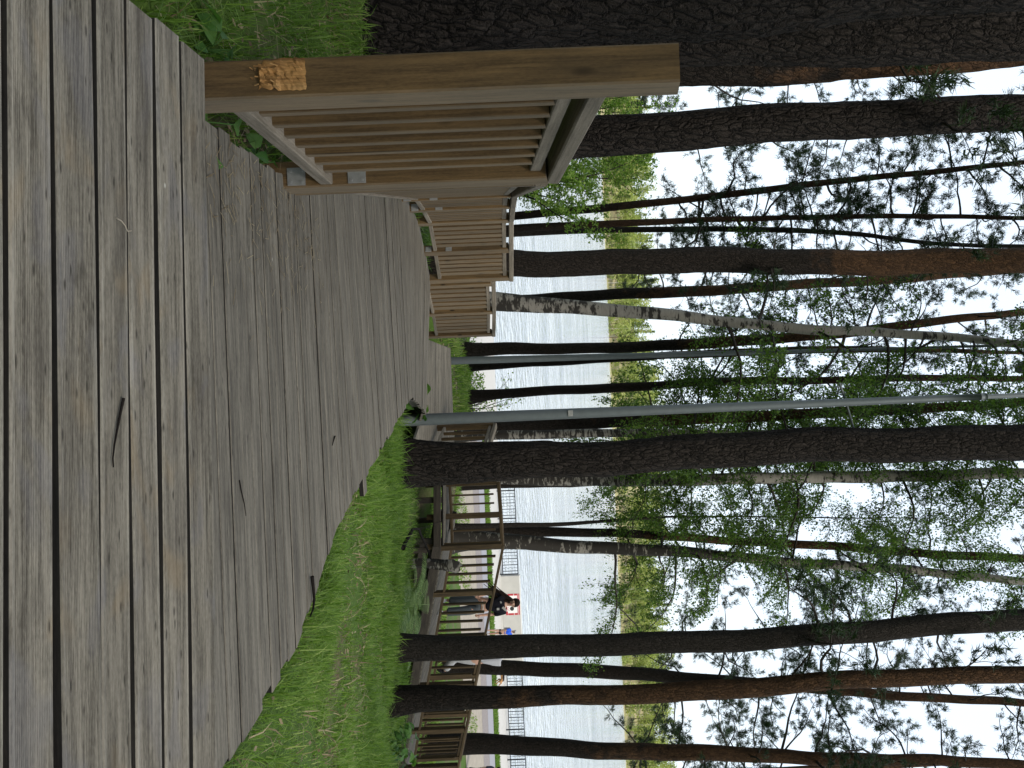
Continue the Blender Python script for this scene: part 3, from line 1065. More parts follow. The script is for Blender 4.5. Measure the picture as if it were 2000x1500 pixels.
# ------------------------------------------------------------------ lamp posts
def lamp_post(label, path, D, top, rod=True, hatch=True):
    pts = [P(x, y, D) for x, y, w in path]; rad = [w / 2 * D / F for x, y, w in path]
    g0 = gz(pts[0].x, pts[0].y)
    d = pts[-1] - pts[0]
    base = pts[0] + d * ((g0 - .2 - pts[0].z) / d.z)
    jt = pts[-1]
    root = empty("lamp_post", (base.x, base.y, g0), label, "lamp post", "galvanised lamp posts")
    b = MB()
    N = 14
    b.tube([base + (jt - base) * (k / N) for k in range(N + 1)], list(np.linspace(rad[0], rad[-1], N + 1)), 20)
    b.build("pole", M['galv'], root, smooth=True)
    end = jt + d * ((top - jt.z) / d.z)
    b = MB()
    b.tube([jt + d * 0.0, end], [rad[-1] * .72, rad[-1] * .55], 16)
    b.build("upper_pole", M['galv'], root, smooth=True)
    b = MB()
    e = d.normalized()
    b.tube([jt - e * .02, jt + e * .05], [rad[-1] * 1.12, rad[-1] * 1.12], 16)
    b.build("collar", M['galv'], root, smooth=True)
    b = MB()
    b.tube([end, end + Vector((.1, .3, .25)), end + Vector((.3, .9, .35))], [rad[-1] * .5] * 3, 10)
    b.build("arm", M['galv'], root, smooth=True)
    b = MB()
    b.tube([end + Vector((.3, .88, .35)), end + Vector((.34, 1.0, .36)), end + Vector((.45, 1.35, .37)), end + Vector((.5, 1.5, .36))], [.05, .1, .12, .04], 12)
    b.build("lamp_head", M['galv'], root, smooth=True)
    if hatch:
        b = MB()
        c = P(1115, 805, D) + Vector((.01, -rad[0] * .78, 0))
        b.box(c, (.07, .03, .055))
        b.build("hatch", M['galv_light'], root)
    if rod:
        b = MB()
        b.tube([P(1640, 748, D + .12), P(1653, 788, D + .12), P(1668, 840, D + .12)], [.014] * 3, 8)
        b.build("stay_rod", M['galv'], root, smooth=True)
    return root


lamp_post("tall galvanised lamp post with a small hatch, at the ramp's grassy inner edge", [(790, 821, 24), (1100, 807, 20), (1918, 775, 12.5)], 8.9, 9.5)
lamp_post("galvanised lamp post behind the landing with a dark pine trunk directly behind it", [(893, 704.5, 15), (1100, 699.5, 13), (1520, 687, 9)], 14.6, 9.0, False, False)

# ------------------------------------------------------------------ trees
def zof(x, D): return CAMZ + D * (x - XH) / F


FAR = dict(fine=False)
# three big pines crowded behind the railing post
tree("pine_tree", "massive pine with deeply plated bark, largest trunk of all, right behind the chipped post", 4.4,
     [(770, -8, 232), (900, -12, 205), (1100, -22, 210), (1350, -46, 212), (1700, -84, 210), (2000, -102, 212)], 'pine', 'bark_big', (9, 14), 150, 72, .022, 17,
     crowns=[dict(zlo=11, zhi=16.5, nb=16, Lr=(2, 4), fine=False)], flare=.18)
tree("pine_tree", "dark plated pine squeezed between the massive pine and the brown-sided one beside it", 5.6,
     [(800, 78, 118), (1335, 70, 116), (1500, 66, 114), (1700, 62, 112), (2000, 58, 108)], 'pine', 'bark_big', (9, 14), 120, 56, .022, 17,
     crowns=[dict(zlo=11, zhi=16.5, nb=14, Lr=(2, 4), fine=False)], flare=.15)
tree("pine_tree", "brown flaky pine turning orange higher up, slimmest of three crowded behind the chipped post", 6.6,
     [(850, 152, 92), (1330, 128, 88), (1500, 121, 86), (1700, 106, 84), (2000, 84, 80)], 'pine', 'bark', (1.2, 4.2), 110, 44, .02, 16,
     crowns=[dict(zlo=10.5, zhi=15.5, nb=13, Lr=(2, 3.6), fine=False), dict(zlo=2.4, zhi=5.0, nb=4, Lr=(.3, .8), sparse=.5)], flare=.15)
tree("pine_tree", "thick grey-barked pine rising behind the handrail of the short near railing panel", 6.9,
     [(1000, 276, 82), (1140, 270, 78), (1400, 254, 73), (1700, 231, 70), (2000, 215, 68)], 'pine', 'bark_big', (7, 12), 120, 48, .02, 17,
     crowns=[dict(zlo=10.5, zhi=16.5, nb=15, Lr=(2, 4), fine=False), dict(zlo=3.4, zhi=4.9, nb=4, Lr=(.8, 1.5), sparse=.5, elev=.2)])
tree("pine_tree", "slender pine tilting strongly outward behind the leafy green bush", 15.5,
     [(1010, 421, 16), (1200, 405, 15.5), (1400, 382, 14), (1700, 347, 12), (2000, 317, 10)], 'pine', 'bark_thin', (0, 3), 50, 12, .03, 11.5,
     crowns=[dict(zlo=2.2, zhi=10.8, nb=34, Lr=(.9, 2.5), sparse=1.0)])
tree("pine_tree", "thin straight reddish pine, brighter of the close pair between the curving railing and the lake", 15.0,
     [(1010, 447, 16), (1100, 440, 15), (1400, 429, 11), (1700, 421, 10), (2000, 426, 9)], 'pine', 'bark_thin', (-2, 2), 50, 12, .03, 11,
     crowns=[dict(zlo=2.6, zhi=10.4, nb=28, Lr=(.8, 2.2), sparse=1.0)])
tree("pine_tree", "thin dark pine whose top bends sideways into the stout orange pine", 16.5,
     [(1010, 456, 12), (1200, 449, 11), (1400, 446, 12), (1600, 452, 10), (1720, 460, 9), (1790, 474, 8), (1900, 480, 8), (2000, 482, 8)], 'pine', 'bark_dark', (20, 30), 50, 12, .03, 12,
     crowns=[dict(zlo=3.0, zhi=10.5, nb=20, Lr=(.8, 2.0), sparse=.8)])
tree("pine_tree", "stout straight pine glowing orange in its upper half, standing behind the curving railing", 11.8,
     [(980, 513, 53), (1100, 513, 49), (1400, 510, 50), (1700, 511, 49), (2000, 511, 48)], 'pine', 'bark', (3.0, 5.4), 110, 40, .02, 17,
     crowns=[dict(zlo=11, zhi=16.5, nb=16, Lr=(2, 4), fine=False), dict(zlo=3.0, zhi=7.2, nb=7, Lr=(.5, 1.4), sparse=.6)])
tree("pine_tree", "slim reddish pine leaning behind the stout orange one, next to the white birch", 20,
     [(980, 588, 23), (1100, 581, 22), (1400, 566, 21), (1700, 548, 18), (1850, 537, 16), (2000, 528, 14)], 'pine', 'bark', (-1, 4.5), 60, 16, .02, 13,
     crowns=[dict(zlo=2.0, zhi=12.5, nb=22, Lr=(1, 2.6), sparse=.75)])
tree("birch_tree", "white birch with a knotty dark foot, leaning to one side behind the two-bay railing", 13.6,
     [(975, 588, 38), (1050, 592, 31), (1120, 599, 27), (1250, 611, 24), (1400, 627, 21), (1560, 640, 20), (1700, 648, 18), (2000, 672, 15)], 'birch', 'bark_birch', (-7, 5), 90, 24, .03, 12.5,
     crowns=[dict(zlo=2.8, zhi=11.5, nb=34, Lr=(1.0, 2.8), sparse=1.0, elev=.3)])
tree("pine_tree", "dark pine curving sideways as it rises, behind the lamp post beyond the landing", 17.2,
     [(912, 684, 27), (1100, 681, 21), (1250, 676, 21), (1400, 671, 22), (1550, 658, 20), (1700, 644, 18), (1850, 626, 16), (2000, 608, 14)], 'pine', 'bark', (1.2, 4.0), 70, 18, .025, 13,
     crowns=[dict(zlo=2.0, zhi=12, nb=18, Lr=(1, 2.4), sparse=.7)])
tree("pine_tree", "slim pine half hidden by the lamp post beyond the landing, reddish higher up", 18.6,
     [(900, 719, 15), (1000, 712, 14), (1150, 703, 14), (1400, 690, 15), (1560, 683, 15), (1700, 683, 13), (1870, 684, 9), (2000, 690, 7)], 'pine', 'bark', (.8, 3.6), 60, 14, .03, 12,
     crowns=[dict(zlo=3.2, zhi=11, nb=14, Lr=(.8, 2.0), sparse=.7)])
tree("pine_tree", "straight slim pine with a slightly swollen foot, standing alone between the two lamp posts", 18.2,
     [(905, 777, 26), (950, 772, 19), (1100, 762, 19), (1400, 746, 16), (1700, 740, 14), (2000, 738, 12)], 'pine', 'bark_thin', (1, 4), 60, 16, .025, 13,
     crowns=[dict(zlo=2.2, zhi=12.5, nb=20, Lr=(.9, 2.4), sparse=.7)])
tree("pine_tree", "dark pine directly behind the hatched lamp post, orange among the leaves above", 16.5,
     [(900, 838, 27), (1000, 833, 24), (1200, 825, 24), (1400, 816, 21), (1600, 808, 20), (2000, 786, 18)], 'pine', 'bark', (-1, 3.5), 60, 16, .025, 13,
     crowns=[dict(zlo=3.5, zhi=12.5, nb=14, Lr=(1, 2.4), sparse=.7)])
tree("birch_tree", "patchy birch glimpsed in the narrow gap between hatched lamp post and big rough-barked pine", 15.4,
     [(890, 851, 20), (1000, 849, 18), (1220, 846, 16), (1500, 846, 14), (2000, 850, 10)], 'birch', 'bark_birch', (-3, 6), 60, 14, .03, 11.5,
     crowns=[dict(zlo=1.4, zhi=10.8, nb=60, Lr=(1.0, 2.8), sparse=1.15, elev=.25)])
tree("pine_tree", "big rough-barked pine on the grass at the inner side of the ramp", 9.0,
     [(768, 913, 92), (800, 910, 80), (1000, 900, 74), (1100, 894, 68), (1400, 880, 67), (1700, 871, 67), (2000, 858, 70)], 'pine', 'bark_big', (5.4, 9), 150, 56, .02, 17,
     crowns=[dict(zlo=11, zhi=16.5, nb=16, Lr=(2, 4), fine=False)], flare=.22)
tree("birch_tree", "white birch running up close beside the big rough-barked pine", 15.8,
     [(880, 930, 24), (1000, 936, 24), (1100, 938, 24), (1400, 936, 23), (1550, 934, 22), (2000, 925, 22)], 'birch', 'bark_birch', (-6, 9), 80, 22, .03, 12.5,
     crowns=[dict(zlo=1.8, zhi=11.5, nb=48, Lr=(1, 3.1), sparse=1.15, elev=.25)])
tree("birch_tree", "whip-thin dark young birch forking off beside the corner post of the landing", 17.0,
     [(890, 1030, 14), (1000, 1026, 9), (1100, 1024, 8), (1200, 1016, 6), (1280, 1010, 4.5), (1500, 1009, 3), (1700, 1012, 2.4)], 'birch', 'bark_dark', (20, 30), 50, 10, .03, 7.5,
     crowns=[dict(zlo=1.0, zhi=6.6, nb=20, Lr=(.5, 1.6), sparse=1.0, elev=.4)], leafsize=.045)
tree("pine_tree", "reddish pine tilting away above the corner post of the landing", 18.0,
     [(880, 1042, 30), (1000, 1038, 22), (1100, 1038, 18), (1250, 1045, 16), (1400, 1053, 16), (1700, 1073, 16), (2000, 1092, 17)], 'pine', 'bark', (0, 3.4), 60, 16, .025, 13,
     crowns=[dict(zlo=2.6, zhi=12.5, nb=18, Lr=(1, 2.6), sparse=.7)])
tree("birch_tree", "dark patchy birch leaning outward above the corner post of the landing, with drooping leafy twigs", 17.0,
     [(870, 1055, 42), (950, 1057, 34), (1000, 1058, 27), (1100, 1064, 26), (1250, 1074, 23), (1400, 1085, 20), (1700, 1109, 18), (2000, 1133, 15)], 'birch', 'bark_birch', (-2, 12), 80, 22, .035, 12.5,
     crowns=[dict(zlo=.6, zhi=11.5, nb=54, Lr=(1, 3.2), sparse=1.1, elev=.2)])
tree("pine_tree", "dark straight pine at the grass edge before the lower ramp, hiding the grey-jacketed person", 9.7,
     [(772, 1266, 52), (800, 1265, 47), (1000, 1265, 43), (1100, 1264, 42), (1400, 1250, 41), (1700, 1234, 41), (2000, 1209, 41)], 'pine', 'bark_dark', (14, 20), 120, 40, .018, 16,
     crowns=[dict(zlo=10.5, zhi=15.5, nb=14, Lr=(2, 3.8), fine=False), dict(zlo=2.8, zhi=5.8, nb=6, Lr=(.8, 1.8), sparse=.55)], flare=.16)
tree("pine_tree", "dark pine slanting behind the smooth reddish one and coming out on its other side", 18.5,
     [(880, 1298, 30), (1000, 1303, 27), (1100, 1309, 27), (1300, 1320, 24), (1500, 1337, 22), (1700, 1354, 18), (2000, 1374, 15)], 'pine', 'bark', (3.0, 6), 60, 18, .02, 14,
     crowns=[dict(zlo=2.0, zhi=13.5, nb=26, Lr=(1, 3.0), sparse=.7)])
tree("pine_tree", "smooth reddish-brown pine on the grass in front of the lower ramp", 9.5,
     [(752, 1371, 54), (780, 1369, 48), (850, 1366, 46), (1000, 1363, 41), (1100, 1359, 36), (1400, 1346, 37), (1700, 1328, 33), (2000, 1314, 32)], 'pine', 'bark', (-3.0, 2.2), 120, 36, .018, 15,
     crowns=[dict(zlo=10.5, zhi=14.5, nb=14, Lr=(2, 3.8), fine=False), dict(zlo=3.0, zhi=5.2, nb=5, Lr=(.6, 1.6), sparse=.5)], flare=.18)
tree("pine_tree", "pale-brown pine standing beyond the lower end of the sloping railing", 17.5,
     [(880, 1452, 40), (1000, 1457, 35), (1100, 1461, 32), (1400, 1473, 29), (1700, 1483, 22), (2000, 1492, 18)], 'pine', 'bark', (-3.2, 4), 70, 22, .025, 14,
     crowns=[dict(zlo=2.0, zhi=13.5, nb=30, Lr=(1, 3.2), sparse=.7)])

# crowns farther down the slope, their trunks mostly covered by nearer ones
for lab, D, y, w, kd, zlo, top in (
        ("far pine whose crown shows either side of the thick grey pine by the near railing", 26, 268, 15, 'pine', .5, 13),
        ("far pine behind the crowded trio, its dark crown hanging in the gap beside them", 24, 150, 15, 'pine', 1.5, 13),
        ("far birch behind the hatched lamp post, leaves filling the gaps between post and slim pine", 21, 812, 9, 'birch', 1.5, 12),
        ("far pine hidden by the stout orange pine, crown spreading on both sides", 27, 512, 16, 'pine', 1.5, 14),
        ("far birch hidden by the big rough-barked pine, light leaves spilling out around it", 22, 884, 12, 'birch', .6, 11),
        ("far pine hidden by the white birch beside the big rough-barked pine", 30, 938, 13, 'pine', 3.0, 15),
        ("far pine hidden by the dark straight pine, crown around the trunk", 27, 1243, 14, 'pine', 1.0, 14),
        ("far pine hidden by the dark patchy birch with drooping twigs", 30, 1068, 12, 'pine', 2.5, 15),
        ("far pine hidden by the smooth reddish-brown pine", 28, 1350, 14, 'pine', 1.5, 13.5),
        ("far pine at the open end beyond the pale-brown pine", 24, 1512, 14, 'pine', .5, 12)):
    tree("birch_tree" if kd == 'birch' else "pine_tree", lab, D, [(1000, y + (8 if y != 1068 else -6), w + 3), (1300, y + (0 if y != 1068 else 8), w), (1700, y + (-14 if y != 1068 else 38), w * .7)], kd, 'bark_birch' if kd == 'birch' else 'bark', (0, 5), 40, 10, .03, top,
         crowns=[dict(zlo=zlo, zhi=top - .6, nb=34, Lr=(1.2, 3.6), sparse=.62)], tuft=.15, leafsize=.065)


# the closed pine canopy overhead and behind the viewer, above the picture: it shades the boardwalk
rng = np.random.default_rng(123)
CV, CQ, off = [], [], 0
LC = []
for k in range(112):
    x, y = rng.uniform(-24, 24), rng.uniform(-17, 13.5)
    zt = rng.uniform(12.5, 17) + max(0, y) * .12
    if y < 2 and rng.random() < .3: zt -= 2.5
    n_ = 150
    R_ = rng.uniform(1.4, 2.6)
    u = rng.normal(size=(n_, 3)) * np.array([R_ * .62, R_ * .62, .75])
    LC.append(np.array([x, y, zt]) + u)
    for j in range(4):
        p = np.array([x, y, zt]) + rng.normal(size=3) * np.array([R_, R_, .5])
        v, q = tube_np(np.array([(x, y, zt - 1.2), (p + np.array([x, y, zt - .8])) / 2, p]), [.06, .04, .015], 5)
        CV.append(v); CQ.append(q + off); off += len(v)
C = np.concatenate(LC)
C = C[~((C[:, 1] > 4) & (C[:, 2] < 1.1 + C[:, 1] * .523 + 1.5))]
v, q = leaf_quads(C, .55, .55, 0, rng)
o = mesh_np("canopy", np.concatenate(CV + [v]), np.concatenate(CQ + [q + off]), [M['limb'], M['needle']], origin=(0, 0, 14), tn=np.concatenate([np.full(off, .5), np.repeat(rng.uniform(0, 1, len(C)), 4)]),
            mi=np.concatenate([np.zeros(sum(len(a) for a in CQ), int), np.ones(len(q), int)]))
tag(o, kind='stuff')


# ------------------------------------------------------------------ bushes and saplings
def bush(name, label, c, h, w, n, leaf, size, stems=7, aspect=.7, seed=1, group=None, cat='bush', low=.15):
    rng = np.random.default_rng(seed)
    base = np.array([c[0], c[1], gz(c[0], c[1]) if len(c) < 3 else c[2]])
    root = empty(name, tuple(base), label, cat, group)
    V, Q, off = [], [], 0
    tips = []
    for k in range(stems):
        d = np.array([rng.normal() * .45 * w / h, rng.normal() * .45 * w / h, 1.0])
        pts = wander(base + rng.normal(size=3) * np.array([.06 * w, .06 * w, 0]) - np.array([0, 0, .05]), d, h * rng.uniform(.75, 1.1), 8, .12, 0, rng)
        v, q = tube_np(pts, np.linspace(.004 + .008 * h, .003, 9), 5)
        V.append(v); Q.append(q + off); off += len(v)
        for t in np.linspace(low, 1, max(5, int(h * 15))):
            kk = t * 8; j = min(int(kk), 7)
            p = pts[j] + (pts[j + 1] - pts[j]) * (kk - j)
            dd = rng.normal(size=3); dd[2] = abs(dd[2]) * .4
            tw = wander(p, dd, rng.uniform(.2, .5) * w * (1.1 - .5 * t), 4, .2, -.02, rng)
            v, q = tube_np(tw, np.linspace(.004, .0015, 5), 3)
            V.append(v); Q.append(q + off); off += len(v)
            for u in rng.uniform(.15, 1, max(2, int(n / stems / max(5, int(h * 15))))):
                k2 = u * 4; j2 = min(int(k2), 3)
                tips.append(tw[j2] + (tw[j2 + 1] - tw[j2]) * (k2 - j2) + rng.normal(size=3) * size * .6)
    mesh_np("stems", np.concatenate(V), np.concatenate(Q), M['limb'], root, smooth=True)
    LV, LQ = leaf_quads(np.array(tips), size, aspect, .15, rng)
    mesh_np("foliage", LV, LQ, M[leaf], root, tn=np.repeat(rng.uniform(0, 1, len(tips)), 4))
    return root


c = P(1100, 336, 15.0)
bush("leafy_bush", "tall bright-green leafy bush between the thick grey pine and the slender tilting pine", (c.x, 15.0), 4.2, 1.15, 26000, 'shrubleaf', .05, 14, seed=3)
c = P(1100, 205, 17.0)
bush("leafy_bush", "bright-green leafy bush showing between the railing post trio and the thick grey pine", (c.x, 17.0), 4.8, 1.8, 20000, 'shrubleaf', .055, 14, seed=4)
c = P(960, 795, 20)
bush("leafy_bush", "small airy bush at the crest beside the hatched lamp post, before pale paving", (c.x, 20), 1.7, .8, 420, 'shrubleaf', .07, 5, seed=5)
c = P(960, 570, 14.5)
bush("leafy_bush", "thin sprig of pale leaves at the foot of the leaning white birch", (c.x, 14.3), 1.5, .5, 130, 'shrubleaf', .06, 4, seed=6)
c = P(900, 1488, 14.0)
bush("leafy_bush", "dark-leaved sapling poking up in front of the lower end of the sloping railing", (c.x, 13.2), 1.6, .55, 160, 'birchleaf', .085, 3, seed=7)
c = P(920, 735, 24)
bush("leafy_bush", "low sunlit shrub at the crest between the plain lamp post and the lone slim pine", (c.x, 23), .9, 1.6, 900, 'shrubleaf', .08, 10, seed=8)
c = P(910, 650, 22)
bush("leafy_bush", "low sunlit shrub at the crest past the end of the two-bay railing", (c.x, 21.5), .75, 1.5, 900, 'shrubleaf', .08, 10, seed=9)


def broad_plant(label, c, n, size, seed, h=.35, group="broad-leaved plants by the boardwalk"):
    """low plant of large folded leaves on stalks"""
    rng = np.random.default_rng(seed)
    base = np.array([c[0], c[1], gz(c[0], c[1])])
    root = empty("broad_leaved_plant", tuple(base), label, "plant", group)
    SV, SQ, so, LV, LQ = [], [], 0, [], []
    lo = 0
    T = []
    for k in range(n):
        az = rng.uniform(0, 6.28); out = rng.uniform(.15, 1) * h * .9
        top = base + np.array([math.cos(az) * out, math.sin(az) * out, h * rng.uniform(.4, 1.0)])
        pts = np.array([base, base * .5 + top * .5 + np.array([0, 0, h * .18]), top])
        v, q = tube_np(pts, [.004, .003, .002], 4)
        SV.append(v); SQ.append(q + so); so += len(v)
        L = size * rng.uniform(.6, 1.15); W = L * .42
        d = np.array([math.cos(az), math.sin(az), rng.uniform(-.55, .15)]); d /= np.linalg.norm(d)
        s = np.array([-math.sin(az), math.cos(az), rng.normal() * .25]); s /= np.linalg.norm(s)
        nrm = np.cross(d, s); nrm *= np.sign(nrm[2] + 1e-6)
        mid = [top + d * L * t - nrm * (L * .25 * t * t) for t in (0, .28, .6, .85, 1.0)]
        wd = [.05, 1, .85, .4, .02]
        for side in (-1, 1):
            row = [mid[i] + s * side * W * wd[i] + nrm * .12 * L * wd[i] for i in range(5)]
            for i in range(4):
                LV += [mid[i], mid[i + 1], row[i + 1], row[i]]
                LQ.append([lo, lo + 1, lo + 2, lo + 3]); lo += 4
        T += [rng.uniform(0, 1)] * 32
    mesh_np("stalks", np.concatenate(SV), np.concatenate(SQ), M['broadleaf'], root, tn=np.full(so, .5))
    mesh_np("leaves", np.array(LV), np.array(LQ), M['broadleaf'], root, tn=np.array(T))


for lab, (x, y, D), n, sz, sd, h in (
        ("large-leaved green plant in the gap between the platform edge and the near railing's lower rail", (440, 228, 2.26), 16, .10, 21, .17),
        ("small-leaved green plant under the middle of the near railing panel's lower rail", (560, 318, 2.85), 22, .06, 22, .14),
        ("green plant with jagged leaves at the foot of the tall chipped post, in the grass", (468, 94, 2.30), 12, .065, 23, .10),
        ("pale-green lobed plant at the grass edge near the foot of the smooth reddish-brown pine", (792, 1455, 9.6), 46, .13, 24, .36),
        ("fresh green plant growing in the notch at the ramp's end beside the hatched lamp post", (815, 785, 8.6), 12, .14, 25, .35)):
    c = P(x, y, D)
    broad_plant(lab, (c.x, c.y), n, sz, sd, h)


def fern(label, c, n, L, seed):
    rng = np.random.default_rng(seed)
    base = np.array([c[0], c[1], gz(c[0], c[1])])
    root = empty("fern", tuple(base), label, "fern", "ferns along the lower ramp")
    SV, SQ, so, LV, LQ, lo = [], [], 0, [], [], 0
    for k in range(n):
        az = 6.28 * k / n + rng.normal() * .3
        d = np.array([math.cos(az) * .8, math.sin(az) * .8, 1.0])
        pts = wander(base, d, L * rng.uniform(.7, 1.1), 10, .03, -.13, rng)
        v, q = tube_np(pts, np.linspace(.006, .0015, 11), 4)
        SV.append(v); SQ.append(q + so); so += len(v)
        tng = unit(np.gradient(pts, axis=0))
        s = unit(np.cross(tng, np.array([0, 0, 1.0])))
        for t in np.linspace(.15, 1, 24):
            kk = t * 10; j = min(int(kk), 9)
            p = pts[j] + (pts[j + 1] - pts[j]) * (kk - j)
            w = L * .20 * math.sin(math.pi * min(1, .12 + .88 * (1.05 - t)))
            for sd in (-1, 1):
                e = s[j] * sd + tng[j] * .35 + np.array([0, 0, -.15])
                LV += [p - tng[j] * .004, p + tng[j] * .006, p + e * w * .6 + tng[j] * .007, p + e * w]
                LQ.append([lo, lo + 1, lo + 2, lo + 3]); lo += 4
    mesh_np("stalks", np.concatenate(SV), np.concatenate(SQ), M['fernleaf'], root, tn=np.full(so, .8))
    mesh_np("fronds", np.array(LV), np.array(LQ), M['fernleaf'], root, tn=np.repeat(rng.uniform(.2, 1, len(LV) // 4), 4))


for lab, (x, y, D), n, L, sd in (
        ("tall pale fern right below the walking long-haired person, fronds reaching the railing", (815, 1180, 12.0), 11, .80, 31),
        ("fern in the grass just uphill of the tall pale one, drooping over dry ground", (785, 1205, 11.2), 10, .70, 32),
        ("small fern beside the broken snag, closest to the corner post", (800, 1160, 12.0), 8, .55, 33),
        ("fern at the shadowed edge beside the dark straight pine's foot", (800, 1232, 11.6), 9, .62, 34),
        ("solitary fern in the open grass farthest up the bank", (760, 1225, 10.3), 8, .58, 35)):
    c = P(x, y, D)
    fern(lab, (c.x, c.y), n, L, sd)

# ------------------------------------------------------------------ grass, litter
RX = np.array([p[1][1] for p in pairs]); RR = np.array([p[1][0] for p in pairs])
LY = np.array([p[0][1] for p in pairs]); LL = np.array([p[0][0] for p in pairs])


def scatter(n, xr, yr, keep, rng):
    X = rng.uniform(*xr, n); Y = rng.uniform(*yr, n)
    k = keep(X, Y)
    return X[k], Y[k]


def patch(X, Y, s=1.0, o=0):
    return .5 + .25 * np.sin(X * 2.1 * s + o) * np.cos(Y * 1.7 * s + o * 2) + .25 * np.sin(X * 4.7 * s - Y * 3.3 * s + o)


def blades(X, Y, h, w, rng, lean=.5, flat=0.0):
    n = len(X)
    Z = ground(X, Y) - .01
    az = rng.uniform(0, 2 * np.pi, n)
    H = h * rng.uniform(.5, 1.25, n)
    wd = w * rng.uniform(.7, 1.3, n)
    l = np.abs(rng.normal(size=n)) * lean + .08 + flat
    B = np.stack([X, Y, Z], 1)
    out = np.stack([np.cos(az), np.sin(az), np.zeros(n)], 1)
    s = np.stack([-np.sin(az), np.cos(az), np.zeros(n)], 1) * wd[:, None] * .5
    up = np.array([0, 0, 1.0])
    c1 = B + out * (H * l * .35)[:, None] + up * (H * .62 / (1 + l * .5))[:, None]
    c2 = B + out * (H * l * 1.0)[:, None] + up * (H * 1.0 / (1 + l * .9))[:, None]
    V = np.stack([B - s, B + s, c1 + s * .75, c1 - s * .75, c2 + s * .12, c2 - s * .12], 1).reshape(-1, 3)
    i = np.arange(n)[:, None] * 6
    Q = np.stack([i + 0, i + 1, i + 2, i + 3, i + 3, i + 2, i + 4, i + 5], -1).reshape(-1, 4)
    return V, Q


def on_ground(x, y):
    for D in np.arange(1.5, 45, .04):
        p = P(x, y, float(D))
        if p.z <= gz(p.x, p.y): return p
    return P(x, y, 45)


WORN = [(on_ground(x, y), r) for x, y, r in ((702, 1128, .55), (690, 1180, .6), (668, 1235, .7), (690, 1290, .6), (655, 1300, .45), (640, 1400, .4), (700, 1370, .5), (600, 1440, .25), (800, 1000, .5), (735, 1210, .5))]


def worn(X, Y):
    w = np.zeros(len(X))
    for p, r in WORN:
        w = np.maximum(w, np.exp(-((X - p.x) ** 2 + ((Y - p.y) * .8) ** 2) / (r * r)))
    return w


def right_keep(X, Y):
    edge = np.interp(Y, RX, RR)
    edge = np.where(Y > 8.42, np.where(Y < 11.3, .3 + (Y - 8.42) * .24, 1.05), edge)
    edge = np.where(Y < 1.99, 9, edge)
    inside = (X > edge + .015) & (Y < 12.35 + .12 * np.clip(X - 2, -1, 3)) & (X < .62 * Y + .3)
    return inside


rng = np.random.default_rng(5)
GVs, GQs, GT, off = [], [], [], 0
for n, yr, h, w, dens in ((80000, (2.0, 4.2), .098, .005, 1), (110000, (3.6, 7.5), .125, .0068, 1), (110000, (6.5, 13.0), .15, .010, 1)):
    X, Y = scatter(n, (.05, 8), yr, right_keep, rng)
    pt = patch(X, Y, .8, 1)
    wn_ = worn(X, Y)
    k = rng.uniform(0, 1, len(X)) < np.where(pt < .34, .4, 1.0) * (1 - .80 * wn_)
    X, Y, pt, wn_ = X[k], Y[k], pt[k], wn_[k]
    hh = h * np.where(pt < .36, .65, 1.1) * (1 - .65 * wn_)
    V, Q = blades(X, Y, hh * (1 + (rng.uniform(0, 1, len(X)) < .06) * .7), w, rng, .75)
    GVs.append(V); GQs.append(Q + off); off += len(V)
    GT.append(np.repeat(np.clip(rng.normal(.42, .2, len(X)) + .25 * (patch(X, Y, .5, 3) - .5), 0, .97), 6))


def left_keep(X, Y):
    edge = np.interp(Y, LY, LL)
    edge = np.where(Y < 2.0, -.93, edge - .0)
    return (X < edge - .012) & (X > -.62 * Y - .45)


for n, yr, h, w in ((30000, (1.3, 3.4), .11, .0045), (30000, (3.2, 6.5), .13, .007), (26000, (6, 12), .13, .011)):
    X, Y = scatter(n, (-6, -.8), yr, left_keep, rng)
    pt = patch(X, Y, 1.5, 2)
    k = rng.uniform(0, 1, len(X)) < np.where(pt < .42, .30, .85)
    X, Y = X[k], Y[k]
    V, Q = blades(X, Y, h, w, rng, .7)
    GVs.append(V); GQs.append(Q + off); off += len(V)
    GT.append(np.repeat(np.clip(rng.normal(.36, .2, len(X)), 0, .95), 6))
# crest and slope beyond the landing
X, Y = scatter(52000, (-6, 12), (14.6, 26), lambda x, y: patch(x, y, .7, 4) > .30, rng)
V, Q = blades(X, Y, .16, .022, rng)
GVs.append(V); GQs.append(Q + off); off += len(V)
GT.append(np.repeat(np.clip(rng.normal(.62, .2, len(X)), 0, 1), 6))
# strip of turf between the asphalt path and the promenade
X, Y = scatter(16000, (2, 34), (46.1, 47.5), lambda x, y: x < .6 * y, rng)
V, Q = blades(X, Y, .16, .05, rng)
GVs.append(V); GQs.append(Q + off); off += len(V)
GT.append(np.repeat(np.clip(rng.normal(.5, .15, len(X)), 0, 1), 6))
X, Y = scatter(9000, (2, 34), (38.0, 41.4), lambda x, y: (x < .6 * y) & (patch(x, y, .35, 6) > .55), rng)
V, Q = blades(X, Y, .14, .05, rng)
GVs.append(V); GQs.append(Q + off); off += len(V)
GT.append(np.repeat(np.clip(rng.normal(.6, .15, len(X)), 0, 1), 6))
o = mesh_np("grass", np.concatenate(GVs), np.concatenate(GQs), M['grass'], origin=(0, 0, 0), tn=np.concatenate(GT))
tag(o, kind='stuff')

